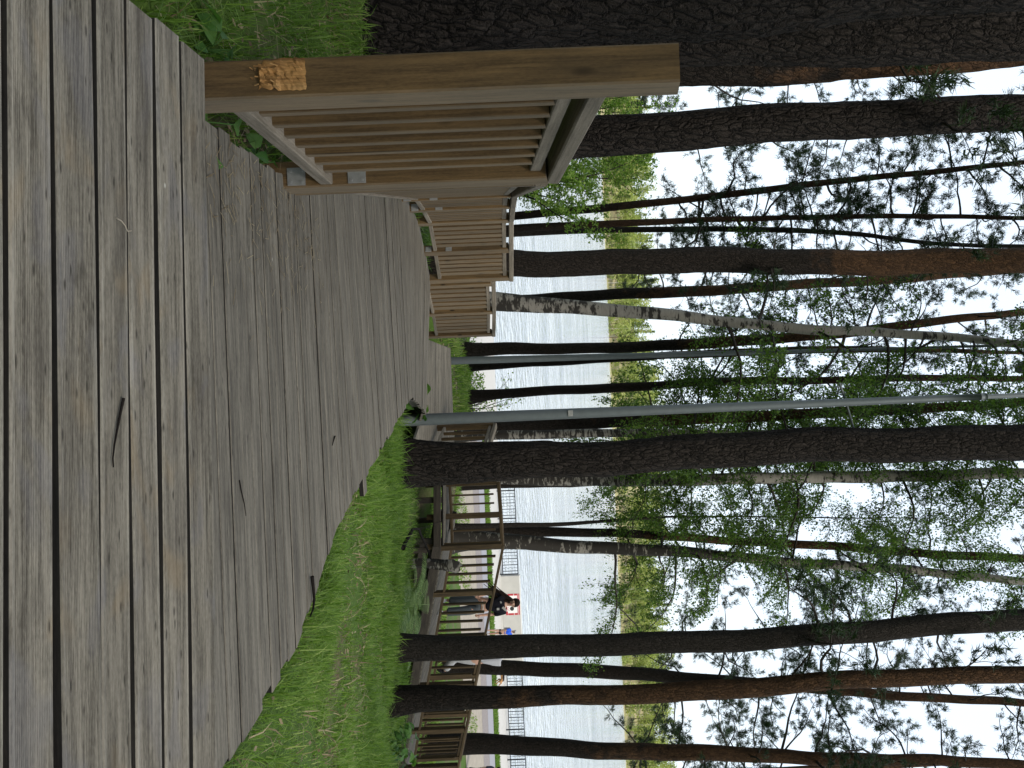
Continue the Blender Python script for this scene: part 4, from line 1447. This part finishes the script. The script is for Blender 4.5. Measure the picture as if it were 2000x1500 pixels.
# dry leaves and dead stems lying in the grass and on the boards' edges
LVs, LQs, off, LT = [], [], 0, []
for n, xr, yr, keep, sz in ((2600, (-4, -.85), (1.3, 7), left_keep, .035), (2600, (.1, 7), (2.1, 12.5), lambda x, y: right_keep(x, y) & ((patch(x, y, .8, 1) < .40) | (worn(x, y) > .3)), .04),
                            (2600, (-5, 6), (14.4, 20), lambda x, y: patch(x, y, .7, 4) < .5, .08), (120, (-1.0, -.7), (2.1, 3.3), lambda x, y: x < -.78, .03)):
    X, Y = scatter(n, xr, yr, keep, rng)
    C = np.stack([X, Y, ground(X, Y) + .012 + rng.uniform(0, .03, len(X))], 1)
    v, q = leaf_quads(C, sz, .55, 0, rng)
    v[:, 2] = np.repeat(C[:, 2], 4) + (v[:, 2] - np.repeat(C[:, 2], 4)) * .3
    LVs.append(v); LQs.append(q + off); off += len(v)
    LT.append(np.repeat(rng.uniform(0, 1, len(X)), 4))
X, Y = scatter(7000, (-4, -.85), (1.3, 7), left_keep, rng)
V, Q = blades(X, Y, .07, .004, rng, .9, .8)
LVs.append(V); LQs.append(Q + off); off += len(V); LT.append(np.repeat(rng.uniform(.3, 1, len(X)), 6))
X, Y = scatter(6000, (.1, 7), (2.1, 12.5), lambda x, y: right_keep(x, y) & ((patch(x, y, .8, 1) < .36) | (worn(x, y) > .25)), rng)
V, Q = blades(X, Y, .10, .006, rng, .9, .5)
LVs.append(V); LQs.append(Q + off); off += len(V); LT.append(np.repeat(rng.uniform(.3, 1, len(X)), 6))
# needles and straw on the ramp's littered edge
n = 260
X = -.72 + np.abs(rng.normal(size=n)) * .22 - .1; Y = rng.uniform(2.1, 3.6, n)
Zr = RAMP0 - RAMPS * Y + .006
a = rng.uniform(0, 6.28, n); L = rng.uniform(.02, .07, n)
d = np.stack([np.cos(a) * L, np.sin(a) * L, -RAMPS * np.sin(a) * L], 1)
s = np.stack([-np.sin(a), np.cos(a), 0 * a], 1) * .0012
c = np.stack([X, Y, Zr], 1)
V = np.stack([c - s, c + s, c + d + s, c + d - s], 1).reshape(-1, 3)
LVs.append(V); LQs.append(np.arange(n * 4).reshape(-1, 4) + off); LT.append(np.repeat(rng.uniform(.3, 1, n), 4))
o = mesh_np("leaf_litter", np.concatenate(LVs), np.concatenate(LQs), M['litter'], tn=np.concatenate(LT))
tag(o, kind='stuff')


# ------------------------------------------------------------------ sticks
def on_ramp(x, y):
    """photo pixel -> point on the ramp boards"""
    a = (x - XH) / F; b = (750 - y) / F
    k = a * CXV.z + b * CYV.z
    D = (RAMP0 - CAMZ) / (k + RAMPS)
    return P(x, y, D)


def on_z(x, y, z):
    a = (x - XH) / F; b = (750 - y) / F
    return P(x, y, (z - CAMZ) / (a * CXV.z + b * CYV.z))


def stick(name, label, pts, r, mat, side=(), cat='twig'):
    b = MB()
    n = len(pts)
    b.tube(pts, [r * (1 - .6 * i / (n - 1)) for i in range(n)], 7)
    for i, q, rr in side:
        b.tube([pts[i]] + list(q), [rr] + [rr * .6] * len(q), 5)
    return tag(b.build(name, M[mat], origin=tuple(pts[0]), smooth=True), label, cat)


def lift(p, dz): return p + Vector((0, 0, dz))


stick("twig", "thin dark twig lying across two boards in the middle of the upper platform",
      [lift(on_z(x, y, 0), .005) for x, y in ((237, 778), (232, 800), (225, 835), (219, 868), (216, 895), (217, 913))], .0032, 'twig')
stick("twig", "pale curled sprig on the upper platform, nearest the chipped railing post",
      [lift(on_z(x, y, 0), .006) for x, y in ((222, 426), (232, 432), (239, 441), (244, 452), (252, 451))], .0018, 'paletwig')
stick("twig", "hair-thin dark twig lying on the ramp boards",
      [lift(on_ramp(x, y), .004) for x, y in ((465, 938), (469, 960), (475, 985), (478, 1008))], .0022, 'twig')
stick("twig", "crooked dark stick on the ramp's inner edge, hanging over the grass",
      [lift(on_ramp(x, y), .012) for x, y in ((604, 1126), (606, 1145), (608, 1170), (606, 1190), (600, 1204))], .0075, 'twig')
stick("twig", "short dark splinter of bark on the ramp near the protruding board end",
      [lift(on_ramp(x, y), .005) for x, y in ((652, 852), (649, 862), (647, 870))], .004, 'twig')


bp = [P(x, y, D) for x, y, D in ((728, 1073, 8.75), (748, 1070, 8.85), (775, 1058, 9.2), (795, 1042, 9.7), (806, 1033, 10.2), (818, 1033, 10.6), (822, 1045, 10.9), (832, 1065, 11.3), (842, 1092, 11.8))]
bp = [Vector((p.x, p.y, max(p.z, gz(p.x, p.y) + .17))) for p in bp]
stick("fallen_branch", "dark forked fallen branch lying on the grass bank below the big rough-barked pine", bp, .028, 'twig',
      [(2, [P(785, 1064, 9.6), P(800, 1070, 10.1), P(815, 1070, 10.6)], .008), (5, [P(830, 1030, 10.9), P(850, 1022, 11.3), P(862, 1018, 11.6)], .006)], 'branch')

# broken snag in front of the lower ramp
sp = [P(x, y, 12.6) for x, y in ((812, 1098), (830, 1100), (850, 1101), (868, 1103), (882, 1106), (893, 1108), (899, 1109))]
sp[0].z = gz(sp[0].x, sp[0].y) - .1
b = MB()
V, Q = tube_np(np.array([tuple(p) for p in sp]), [.085, .075, .07, .085, .105, .10, .055], 14)
nz_ = np.random.default_rng(9).normal(size=V.shape) * .012
V = V + nz_
b.add([tuple(v) for v in V], [tuple(q) for q in Q] + [tuple(range(len(V) - 14, len(V)))], [tuple(v) for v in V], .3)
tag(b.build("tree_stump", M['bark_birch'], origin=(sp[0].x, sp[0].y, gz(sp[0].x, sp[0].y)), smooth=True),
    "broken knobby snag standing in front of the lower ramp's railing, just past the corner post", "stump")


# ------------------------------------------------------------------ lake front: railing, wall, sign
YR = 50.3
ZP = -7.88


def iron_rail(label, x0, x1):
    root = empty("iron_railing", (x0, YR, ZP), label, "railing", "iron railings on the lake front")
    n = max(1, round((x1 - x0) / 2.0))
    xs = np.linspace(x0, x1, n + 1)
    for x in xs:
        b = MB(); b.beam((x, YR, ZP - .02), (x, YR, ZP + 1.22), .07, .07, (0, 1, 0)); b.build("post", M['iron'], root)
    b = MB(); b.beam((x0, YR, ZP + 1.20), (x1, YR, ZP + 1.20), .07, .05); b.build("top_rail", M['iron'], root)
    b = MB(); b.beam((x0, YR, ZP + .20), (x1, YR, ZP + .20), .05, .05); b.build("bottom_rail", M['iron'], root)
    for i in range(n):
        b = MB()
        w = xs[i + 1] - xs[i]
        k = round(w / .2)
        for j in range(1, k):
            x = xs[i] + w * j / k
            if j % 2:
                pts = [(x + .022 * math.sin(t * 22), YR, ZP + .22 + t * .96) for t in np.linspace(0, 1, 18)]
                b.tube(pts, [.014] * 18, 5)
            else:
                b.beam((x, YR, ZP + .22), (x, YR, ZP + 1.18), .042, .042, (0, 1, 0))
        b.beam((xs[i] + .04, YR + .002, ZP + .82), (xs[i + 1] - .04, YR + .002, ZP + .82), .012, .012)
        b.build("bar_panel", M['iron'], root)
    return root


iron_rail("dark iron railing on the lake front, seen above the level landing railing", 4.9, 12.30)
iron_rail("dark iron lake-front railing past the concrete wall, either side of the smooth reddish pine", 18.62, 28.6)
b = MB()
b.beam((12.4, YR + .1, ZP + .64), (18.5, YR + .1, ZP + .64), .40, 1.32, (0, 0, 1), .02)
b.beam((12.3, YR + .1, ZP + .02), (18.6, YR + .1, ZP + .02), .56, .06, (0, 0, 1), .01)
b.beam((14.9, YR - .106, ZP + .16), (18.5, YR - .106, ZP + .16), .012, .07, (0, 0, 1), .003)
wall = b.build("concrete_wall", M['concrete_wall'], origin=(15.45, YR, ZP))
tag(wall, "pale concrete wall between the two iron railings, carrying the red and white sign", "wall")
# the sign on it
sx0, sx1, sz0, sz1 = 13.58, 14.98, ZP + .33, ZP + 1.25
ys = YR - .100
root = empty("wall_sign", (sx0, ys, sz0), "red-bordered white sign with a round black mark on the pale concrete wall", "sign")


def slab(b, x0, x1, z0, z1, y, t=.006):
    b.beam((x0, y - t / 2, (z0 + z1) / 2), (x1, y - t / 2, (z0 + z1) / 2), t, z1 - z0, (0, 0, 1), .001)


b = MB(); slab(b, sx0, sx1, sz0, sz1, ys, .02); b.build("panel", M['sign_white'], root)
yq = ys - .0215
b = MB()
bw_ = .12
for a_, c_ in ((0, .46), (.50, 1.0)):
    slab(b, sx0 + (sx1 - sx0) * a_, sx0 + (sx1 - sx0) * c_, sz1 - bw_ * .55, sz1, yq)
slab(b, sx0, sx1, sz1 - .15, sz1 - .10, yq)
slab(b, sx0, sx0 + (sx1 - sx0) * .30, sz0, sz0 + .12, yq)
slab(b, sx0 + (sx1 - sx0) * .62, sx0 + (sx1 - sx0) * .78, sz0, sz0 + .10, yq)
slab(b, sx0 + (sx1 - sx0) * .82, sx1, sz0, sz0 + .12, yq)
for xa in (sx0, sx1 - bw_):
    slab(b, xa, xa + bw_, sz0 + .14, sz0 + .52, yq)
    slab(b, xa, xa + bw_, sz0 + .56, sz1 - .16, yq)
b.build("border", M['sign_red'], root)
b = MB()
cx_, cz_ = sx0 + (sx1 - sx0) * .70, sz0 + .40
b.add([(cx_ + .135 * math.cos(t), yq - .006, cz_ + .135 * math.sin(t)) for t in np.linspace(0, 2 * math.pi, 32, endpoint=False)], [tuple(range(32))])
b.beam((cx_ - .22, yq - .004, cz_ + .32), (cx_ - .13, yq - .004, cz_ + .22), .006, .05, (0, 0, 1), .001)
b.beam((cx_ - .30, yq - .004, cz_ + .02), (cx_ - .20, yq - .004, cz_ - .12), .006, .03, (0, 0, 1), .001)
b.build("mark", M['sign_black'], root)
b = MB()
for k in range(7):      # short unreadable strokes under the mark
    x = sx0 + .52 + k * .09
    b.beam((x, yq - .003, sz0 + .15 + .05 * (k % 2)), (x + .05, yq - .003, sz0 + .24 - .03 * (k % 3)), .006, .025, (0, 0, 1), .001)
b.build("strokes", M['sign_red'], root)

# ------------------------------------------------------------------ far shore wood
rng = np.random.default_rng(77)
TV, TQ, to, LV, lt = [], [], 0, [], []
TT = []
for k in range(1700):
    y = 436 + abs(rng.normal()) * 55 if k > 240 else 432.5 + rng.uniform(0, 7)
    x = rng.uniform(-420, 420)
    small = k <= 240
    z = farz(x, y) - .3
    h = rng.uniform(12, 18.5) * (1 if not small else .40)
    pts = np.array([(x, y, z), (x + rng.normal() * .2, y, z + h * .5), (x + rng.normal() * .4, y, z + h * .92)])
    v, q = tube_np(pts, np.array([.20, .15, .05]) * (1 if not small else .4) * rng.uniform(.7, 1.3), 5)
    TV.append(v); TQ.append(q + to); to += len(v); TT.append(np.full(len(v), 1.0 if rng.random() < .4 else rng.uniform(0, .3)))
    conif = rng.random() < .35 and not small
    nl = 190 if not small else 80
    zz = z + h * (.34 + .68 * rng.random(nl) if not small else .1 + .9 * rng.random(nl))
    sp_ = (1.9 if conif else 2.6) * np.clip(1.15 - (zz - z) / h * (.9 if conif else .45), .15, 1) * (1 if not small else .6)
    C = np.stack([x + rng.normal(size=nl) * sp_ * .6, y + rng.normal(size=nl) * sp_ * .6, zz], 1)
    LV.append(C); lt.append(np.clip(rng.normal(.15 if conif else .68, .16, nl) + rng.normal() * .12, 0, 1))
C = np.concatenate(LV)
v, q = leaf_quads(C, 1.05, .8, .2, rng)
o = mesh_np("far_wood", v, q, M['farleaf'], origin=(0, 430, -9), tn=np.repeat(np.concatenate(lt), 4)); tag(o, kind='stuff')
m, nt, bs, _ = nmat("far_trunk_bark"); g = G(nt)
set_bs(nt, bs, g.ramp(g.attr("tn").outputs['Fac'], [(0, (.07, .05, .035)), (.4, (.16, .10, .06)), (.9, (.52, .48, .40))]), .9)
o = mesh_np("far_wood_trunks", np.concatenate(TV), np.concatenate(TQ), m, origin=(0, 430, -9), tn=np.concatenate(TT)); tag(o, kind='stuff')


# ------------------------------------------------------------------ people and the dog
def skinned(name, chains, mat, parent, sub=2, smooth=True, flat=None):
    """chains: lists of (point, radius) in world space; a point equal to an earlier one joins its chain. Grown with Skin + Subdivision, then baked."""
    verts, rad, edges, roots, key = [], [], [], [], {}
    og = ORG[parent.name]
    for ch in chains:
        prev = None
        for p, r in ch:
            k = tuple(round(c, 5) for c in p)
            if k in key: i = key[k]
            else:
                i = len(verts); key[k] = i
                verts.append(Vector(p) - og); rad.append(r if isinstance(r, tuple) else (r, r))
                if prev is None: roots.append(i)
            if prev is not None and i != prev: edges.append((prev, i))
            prev = i
    me = bpy.data.meshes.new(name + "_skeleton")
    me.from_pydata(verts, edges, [])
    ob = bpy.data.objects.new(name + "_skeleton", me)
    COL.objects.link(ob)
    ob.modifiers.new("Skin", 'SKIN').use_smooth_shade = True
    for i, r in enumerate(rad):
        me.skin_vertices[0].data[i].radius = r
        me.skin_vertices[0].data[i].use_root = i in roots
    sb = ob.modifiers.new("Sub", 'SUBSURF'); sb.levels = sub; sb.render_levels = sub
    dg = bpy.context.evaluated_depsgraph_get()
    new = bpy.data.meshes.new_from_object(ob.evaluated_get(dg))
    new.name = name
    bpy.data.objects.remove(ob)
    new.materials.clear(); new.materials.append(mat)
    return place(bpy.data.objects.new(name, new), parent, og)


def ellipsoid(b, c, r, n=14, m_=9, fn=None):
    V, Fs = [], []
    for i in range(m_ + 1):
        ph = math.pi * i / m_
        for j in range(n):
            t = 2 * math.pi * j / n
            p = Vector((math.sin(ph) * math.cos(t), math.sin(ph) * math.sin(t), math.cos(ph)))
            k = fn(p) if fn else 1
            V.append((c[0] + r[0] * p.x * k, c[1] + r[1] * p.y * k, c[2] + r[2] * p.z * k))
    for i in range(m_):
        for j in range(n):
            Fs.append((i * n + j, (i + 1) * n + j, (i + 1) * n + (j + 1) % n, i * n + (j + 1) % n))
    b.add(V, Fs)


SK = simple("skin_tone", (.42, .25, .18), .55, 0, .08, 12, 0)
CL = {}


def cloth(name, c, var=.15):
    if name not in CL: CL[name] = simple(name, c, .9, 0, var, 9, .3, .01, .1)
    return CL[name]


def person(label, loc, yaw, H, J, shirt, pants, hair, sleeves=.5, leg_to=.95, shoes=(.03, .03, .03), pant_w=1.0, extra=None, cap=None, shirt_lo=.50, socks=None, group=None):
    """J: joints in a body frame (x right of the viewer when yaw=0, y away from the viewer, z up), in units of H"""
    root = empty("person", tuple(loc), label, "person", group)
    cy, sy = math.cos(yaw), math.sin(yaw)

    def T(p): return Vector((loc[0] + H * (p[0] * cy - p[1] * sy), loc[1] + H * (p[0] * sy + p[1] * cy), loc[2] + H * p[2]))

    def lerp(a, c, t): return tuple(a[i] + (c[i] - a[i]) * t for i in range(3))
    pel, sp1, chest, neck, head = J['pel'], J['spine'], J['chest'], J['neck'], J['head']
    ch = [[(T(pel), .075 * H), (T(sp1), .068 * H), (T(chest), .078 * H), (T(neck), .031 * H), (T(lerp(neck, head, .5)), .036 * H), (T(head), .050 * H), (T((head[0], head[1], head[2] + .035)), .044 * H)]]
    for s in ('l', 'r'):
        sh, el, wr, hip, kn, an, toe = (J[k + s] for k in ('sh', 'el', 'wr', 'hip', 'kn', 'an', 'toe'))
        ch.append([(T(chest), .078 * H), (T(sh), .034 * H), (T(lerp(sh, el, .55)), .027 * H), (T(el), .022 * H), (T(lerp(el, wr, .4)), .021 * H), (T(wr), .0135 * H)])
        ch.append([(T(pel), .075 * H), (T(hip), .055 * H), (T(lerp(hip, kn, .5)), .047 * H), (T(kn), .034 * H), (T(lerp(kn, an, .35)), .033 * H), (T(an), .019 * H)])
        # hand: flattened palm, four fingers of different lengths and a thumb from its side
        d = (Vector(wr) - Vector(el)).normalized()
        sd = d.cross(Vector((0, 1, 0)))
        sd = sd.normalized() if sd.length > .1 else Vector((1, 0, 0))
        curl = sd.cross(d).normalized()
        w = Vector(wr)
        palm = w + d * .030
        ch.append([(T(wr), .0135 * H), (T(palm), (.020 * H, .012 * H)), (T(w + d * .050), (.019 * H, .010 * H))])
        for q, ln in ((-.013, .030), (-.0045, .036), (.0045, .034), (.013, .026)):
            a = w + d * .046 + sd * q
            ch.append([(T(a), .0052 * H), (T(a + d * ln * .55 + curl * .003), .0048 * H), (T(a + d * ln * .95 + curl * .012), .0038 * H)])
        a = w + d * .018 + sd * .014
        ch.append([(T(a), .0058 * H), (T(a + d * .016 + sd * .012), .0052 * H), (T(a + d * .030 + sd * .014 + curl * .004), .0042 * H)])
    skinned("body", ch, SK, root)
    # clothing
    tc = [[(T(lerp(pel, sp1, -.25 if shirt_lo < .5 else .25)), .086 * H), (T(sp1), .082 * H), (T(chest), .092 * H), (T(lerp(chest, neck, .55)), .060 * H)]]
    for s in ('l', 'r'):
        sh, el, wr = J['sh' + s], J['el' + s], J['wr' + s]
        arm = [(T(chest), .092 * H), (T(sh), .046 * H), (T(lerp(sh, el, .5)), .040 * H)]
        if sleeves >= .5: arm.append((T(lerp(sh, el, .85)), .038 * H))
        if sleeves >= 1: arm += [(T(el), .033 * H), (T(lerp(el, wr, .5)), .029 * H), (T(lerp(el, wr, .92)), .023 * H)]
        tc.append(arm)
    skinned("shirt", tc, shirt, root)
    pc = [[(T(lerp(pel, sp1, .35)), .078 * H), (T(pel), .082 * H)]]
    for s in ('l', 'r'):
        hip, kn, an = J['hip' + s], J['kn' + s], J['an' + s]
        leg = [(T(pel), .082 * H), (T(hip), .062 * H), (T(lerp(hip, kn, .5)), .056 * H * pant_w)]
        if leg_to > .45: leg.append((T(lerp(hip, kn, .9)), .050 * H * pant_w))
        if leg_to > .6: leg += [(T(lerp(kn, an, .3)), .047 * H * pant_w), (T(lerp(kn, an, .65)), .046 * H * pant_w), (T(lerp(kn, an, min(leg_to, .96))), .044 * H * pant_w)]
        pc.append(leg)
    skinned("trousers" if leg_to > .6 else "shorts", pc, pants, root)
    for s in ('l', 'r'):
        an, toe = J['an' + s], J['toe' + s]
        heel = lerp(an, toe, -.22); heel = (heel[0], heel[1], min(an[2] - .020, heel[2]))
        skinned("shoe", [[(T(heel), .022 * H), (T(lerp(heel, toe, .45)), .026 * H), (T(toe), .017 * H)], [(T(lerp(heel, toe, .2)), .024 * H), (T((an[0], an[1], an[2] + .012)), .023 * H)]], cloth("shoe_%.2f" % shoes[0], shoes), root)
    # face
    hd = Vector(head)
    fb = MB()
    f = Vector(J.get('face', (0, -1, 0))).normalized()
    sd = f.cross(Vector((0, 0, 1))).normalized()
    nb_ = MB()
    ellipsoid(nb_, tuple(T(tuple(hd + f * .050 + Vector((0, 0, -.002))))), (.009 * H, .011 * H, .014 * H), 8, 6)
    nb_.build("nose", SK, root, smooth=True)
    for q in (-1, 1):
        e = MB(); ellipsoid(e, tuple(T(tuple(hd + f * .045 + sd * .019 * q + Vector((0, 0, .014))))), (.007 * H, .005 * H, .0045 * H), 8, 6)
        e.build("eye", cloth("eye_dark", (.02, .015, .012)), root, smooth=True)
        e = MB(); ellipsoid(e, tuple(T(tuple(hd + sd * .048 * q))), (.006 * H, .011 * H, .017 * H), 8, 6)
        e.build("ear", SK, root, smooth=True)
    e = MB(); ellipsoid(e, tuple(T(tuple(hd + f * .046 + Vector((0, 0, -.026))))), (.014 * H, .005 * H, .0045 * H), 8, 6)
    e.build("mouth", cloth("lips", (.28, .09, .08)), root, smooth=True)
    if hair:
        hm = MB()
        hc = hd - f * .010 + Vector((0, 0, .022))

        def cut(p):
            # open over the face
            return 1.0 if (p.x * f.x + p.y * f.y) < .35 or p.z > .45 else .80
        ellipsoid(hm, tuple(T(tuple(hc))), (.056 * H, .060 * H, .062 * H), 18, 12, cut)
        hm.build("hair", hair, root, smooth=True)
    if extra: extra(root, T, H)
    return root


black_tee = cloth("black_tee", (.010, .010, .014))
grey_denim = cloth("grey_denim", (.075, .085, .092), .25)
dark_hair = cloth("dark_hair", (.016, .010, .008))


def woman_extra(root, T, H):
    # long hair blown to one side
    rngh = random.Random(4)
    hm = MB()
    for k in range(34):
        u = k / 33
        a = Vector((-.035 + .07 * u * .6, -.03 + .05 * rngh.random(), .945 - .06 * rngh.random()))
        ln = .30 + .10 * rngh.random()
        dx = -.62 + .55 * u
        pts = [a + Vector((dx * ln * t * (1.0 + .25 * t), -.02 * t + .01 * math.sin(t * 5 + k), -ln * t * (.82 + .1 * math.sin(k)))) for t in np.linspace(0, 1, 8)]
        hm.tube([T(tuple(p)) for p in pts], [H * .012 * (1 - .75 * t) for t in np.linspace(0, 1, 8)], 5)
    hm.build("long_hair", dark_hair, root, smooth=True)
    pm = MB()
    y = -.096
    pm.beam(T((.015, y, .80)), T((.060, y + .008, .845)), .004 * H, .030 * H, (0, 0, 1), .001)
    pm.beam(T((.022, y - .004, .745)), T((.050, y - .002, .745)), .004 * H, .032 * H, (0, 0, 1), .001)
    pm.beam(T((-.055, y + .01, .775)), T((-.035, y, .79)), .004 * H, .018 * H, (0, 0, 1), .001)
    pm.build("shirt_print", cloth("pale_print", (.34, .33, .31)), root)
    rp_ = MB()
    ellipsoid(rp_, tuple(T((.052, -.070, .405))), (.034 * H, .012 * H, .036 * H), 10, 7)
    rp_.build("torn_knee", SK, root, smooth=True)
    bl = MB()
    bl.tube([T((-.07 + .14 * t, -.083 + .02 * abs(t - .5), .545 + .01 * math.sin(t * 3))) for t in np.linspace(0, 1, 8)], [.006 * H] * 8, 6)
    bl.build("belt", cloth("pale_belt", (.42, .40, .36)), root, smooth=True)


wx, wy = atX(1184, 14.85, 863), 14.85
wpt = Vector((wx, wy, 0))
tt = (wpt - Vector((LRA.x, LRA.y, 0))).dot(Vector((ldir.x, ldir.y, 0)).normalized()) / Vector((LRB.x - LRA.x, LRB.y - LRA.y, 0)).length
wz = LRA.z + (LRB.z - LRA.z) * tt
woman = person("long-haired person in black printed t-shirt and grey ripped jeans walking on the lower ramp", (wx, wy, wz + .004), 0, 1.56,
               dict(pel=(0, 0, .53), spine=(.005, 0, .64), chest=(0, .0, .755), neck=(-.005, -.005, .845), head=(-.01, -.02, .925),
                    shl=(-.105, 0, .795), ell=(-.14, .03, .645), wrl=(-.125, -.04, .53), shr=(.105, 0, .795), elr=(.135, .03, .645), wrr=(.125, -.03, .52),
                    hipl=(-.055, 0, .50), knl=(-.05, .03, .285), anl=(-.045, .10, .060), toel=(-.05, .02, .020),
                    hipr=(.055, 0, .50), knr=(.055, -.05, .285), anr=(.055, -.07, .048), toer=(.06, -.16, .014)),
               black_tee, grey_denim, dark_hair, .5, .80, (.6, .58, .55), 1.22, woman_extra)

bx, by = atX(1235, 45.0, 955), 45.0
blue = cloth("blue_shirt", (.03, .10, .55))


def man_extra(root, T, H):
    b = MB(); ellipsoid(b, tuple(T((0, -.01, .968))), (.056 * H, .060 * H, .036 * H), 14, 8)
    b.add([T((-.04, -.06, .965)), T((.04, -.06, .965)), T((.035, -.115, .955)), T((-.035, -.115, .955)), T((-.04, -.06, .957)), T((.04, -.06, .957)), T((.035, -.115, .949)), T((-.035, -.115, .949))],
          [(0, 1, 2, 3), (7, 6, 5, 4), (0, 4, 5, 1), (1, 5, 6, 2), (2, 6, 7, 3), (3, 7, 4, 0)])
    b.build("cap", cloth("grey_cap", (.30, .30, .31)), root, smooth=True)
    b = MB(); b.beam(T((.02, .10, .58)), T((.02, .10, .78)), .14 * H, .06 * H, (0, 1, 0), .02)
    b.build("backpack", cloth("pale_bag", (.45, .42, .38)), root)


person("person in bright blue t-shirt, black shorts and grey cap before the concrete wall", (bx, by, -7.875), math.radians(35), 1.78,
       dict(pel=(0, 0, .53), spine=(0, 0, .64), chest=(0, 0, .755), neck=(0, -.005, .845), head=(0, -.015, .93),
            shl=(-.11, 0, .80), ell=(-.14, -.05, .66), wrl=(-.10, -.19, .66), shr=(.11, 0, .80), elr=(.14, .02, .65), wrr=(.13, -.08, .55),
            hipl=(-.055, 0, .50), knl=(-.10, -.01, .28), anl=(-.14, -.02, .048), toel=(-.16, -.12, .014), hipr=(.055, 0, .50), knr=(.07, 0, .28), anr=(.09, .01, .048), toer=(.10, -.09, .014)),
       blue, cloth("black_shorts", (.012, .012, .012)), None, .5, .4, (.45, .43, .40), 1.1, man_extra)

gx_, gy_ = atX(1289, 15.0, 850), 15.0
tt = (Vector((gx_, gy_, 0)) - Vector((LRA.x, LRA.y, 0))).dot(Vector((ldir.x, ldir.y, 0)).normalized()) / Vector((LRB.x - LRA.x, LRB.y - LRA.y, 0)).length
gzp = LRA.z + (LRB.z - LRA.z) * tt
person("person in pale grey jacket and black shoes, mostly hidden behind the dark straight pine", (gx_ - .02, gy_, gzp + .004), math.radians(-75), 1.74,
       dict(pel=(0, 0, .53), spine=(0, -.01, .64), chest=(0, -.02, .755), neck=(0, -.035, .845), head=(0, -.05, .93),
            shl=(-.11, -.01, .80), ell=(-.14, .06, .66), wrl=(-.13, .03, .54), shr=(.11, -.01, .80), elr=(.14, -.05, .65), wrr=(.13, -.14, .56),
            hipl=(-.05, 0, .50), knl=(-.05, .02, .28), anl=(-.05, .20, .14), toel=(-.05, .16, .06), hipr=(.05, 0, .50), knr=(.05, -.06, .28), anr=(.05, -.10, .048), toer=(.05, -.19, .014)),
       cloth("pale_jacket", (.40, .40, .42)), cloth("light_trousers", (.36, .36, .36)), dark_hair, 1.0, .92, (.015, .015, .017), 1.05)

fx_, fy_ = atX(1512, 38.0, 940), 38.5
person("person in a dark navy jacket cut off by the picture's edge beyond the lower railing", (fx_, fy_, gz(fx_, fy_)), math.radians(60), 1.75,
       dict(pel=(0, 0, .53), spine=(0, 0, .64), chest=(0, 0, .755), neck=(0, -.01, .845), head=(0, -.02, .93),
            shl=(-.11, 0, .80), ell=(-.15, .02, .66), wrl=(-.14, -.03, .54), shr=(.11, 0, .80), elr=(.15, .02, .65), wrr=(.14, -.04, .54),
            hipl=(-.05, 0, .50), knl=(-.05, -.03, .28), anl=(-.05, 0, .048), toel=(-.05, -.09, .014), hipr=(.05, 0, .50), knr=(.05, -.01, .28), anr=(.05, .04, .048), toer=(.05, -.05, .014)),
       cloth("navy_jacket", (.03, .035, .055)), cloth("dark_trousers", (.03, .03, .035)), dark_hair, 1.0, .92)

# dog: black saddle, tan legs
dx, dy = atX(1322, 46.6, 968), 46.8
dz = -7.86
dog = empty("dog", (dx, dy, dz), "black and tan dog on the turf strip by the lake-front path", "dog")
tan = cloth("tan_fur", (.36, .19, .085)); blk = cloth("black_fur", (.016, .013, .012))


def dT(x, y, z): return Vector((dx + x, dy + y, dz + z))


hipz = .50
ch = [[(dT(.38, 0, .47), .085), (dT(.22, 0, .50), .105), (dT(0, 0, .50), .115), (dT(-.22, 0, .50), .135), (dT(-.36, 0, .54), .115), (dT(-.46, 0, .66), .075), (dT(-.54, 0, .76), .075), (dT(-.62, -.01, .75), .05), (dT(-.70, -.02, .72), .034)],
      [(dT(.38, 0, .47), .085), (dT(.48, 0, .42), .04), (dT(.58, 0, .30), .038), (dT(.66, 0, .24), .02)]]
for s in (-1, 1):
    f = .05 * s
    ch.append([(dT(-.22, 0, .50), .135), (dT(-.30, .085 * s, .40), .06), (dT(-.26 + f, .095 * s, .27), .038), (dT(-.29 + f, .095 * s, .14), .026), (dT(-.29 + f, .095 * s, .04), .026), (dT(-.34 + f, .095 * s, .025), .024)])
    ch.append([(dT(.38, 0, .47), .085), (dT(.36, .085 * s, .38), .075), (dT(.28 - f, .09 * s, .27), .045), (dT(.43 - f, .09 * s, .15), .026), (dT(.39 - f, .09 * s, .04), .024), (dT(.34 - f, .09 * s, .025), .024)])
    ch.append([(dT(-.54, 0, .76), .075), (dT(-.53, .045 * s, .84), .026), (dT(-.53, .055 * s, .90), .008)])
skinned("body", ch, tan, dog)
skinned("saddle", [[(dT(.40, 0, .50), .085), (dT(.22, 0, .525), .110), (dT(0, 0, .53), .118), (dT(-.22, 0, .54), .130), (dT(-.34, 0, .59), .105), (dT(-.43, 0, .67), .07)]], blk, dog)
e = MB(); ellipsoid(e, tuple(dT(-.73, -.02, .725)), (.016, .016, .013), 8, 6); e.build("nose", blk, dog, smooth=True)
for s in (-1, 1):
    e = MB(); ellipsoid(e, tuple(dT(-.60, .05 * s - .005, .785)), (.011, .011, .011), 8, 6); e.build("eye", blk, dog, smooth=True)
print("objects", len(bpy.data.objects), "faces", sum(len(m_.polygons) for m_ in bpy.data.meshes))
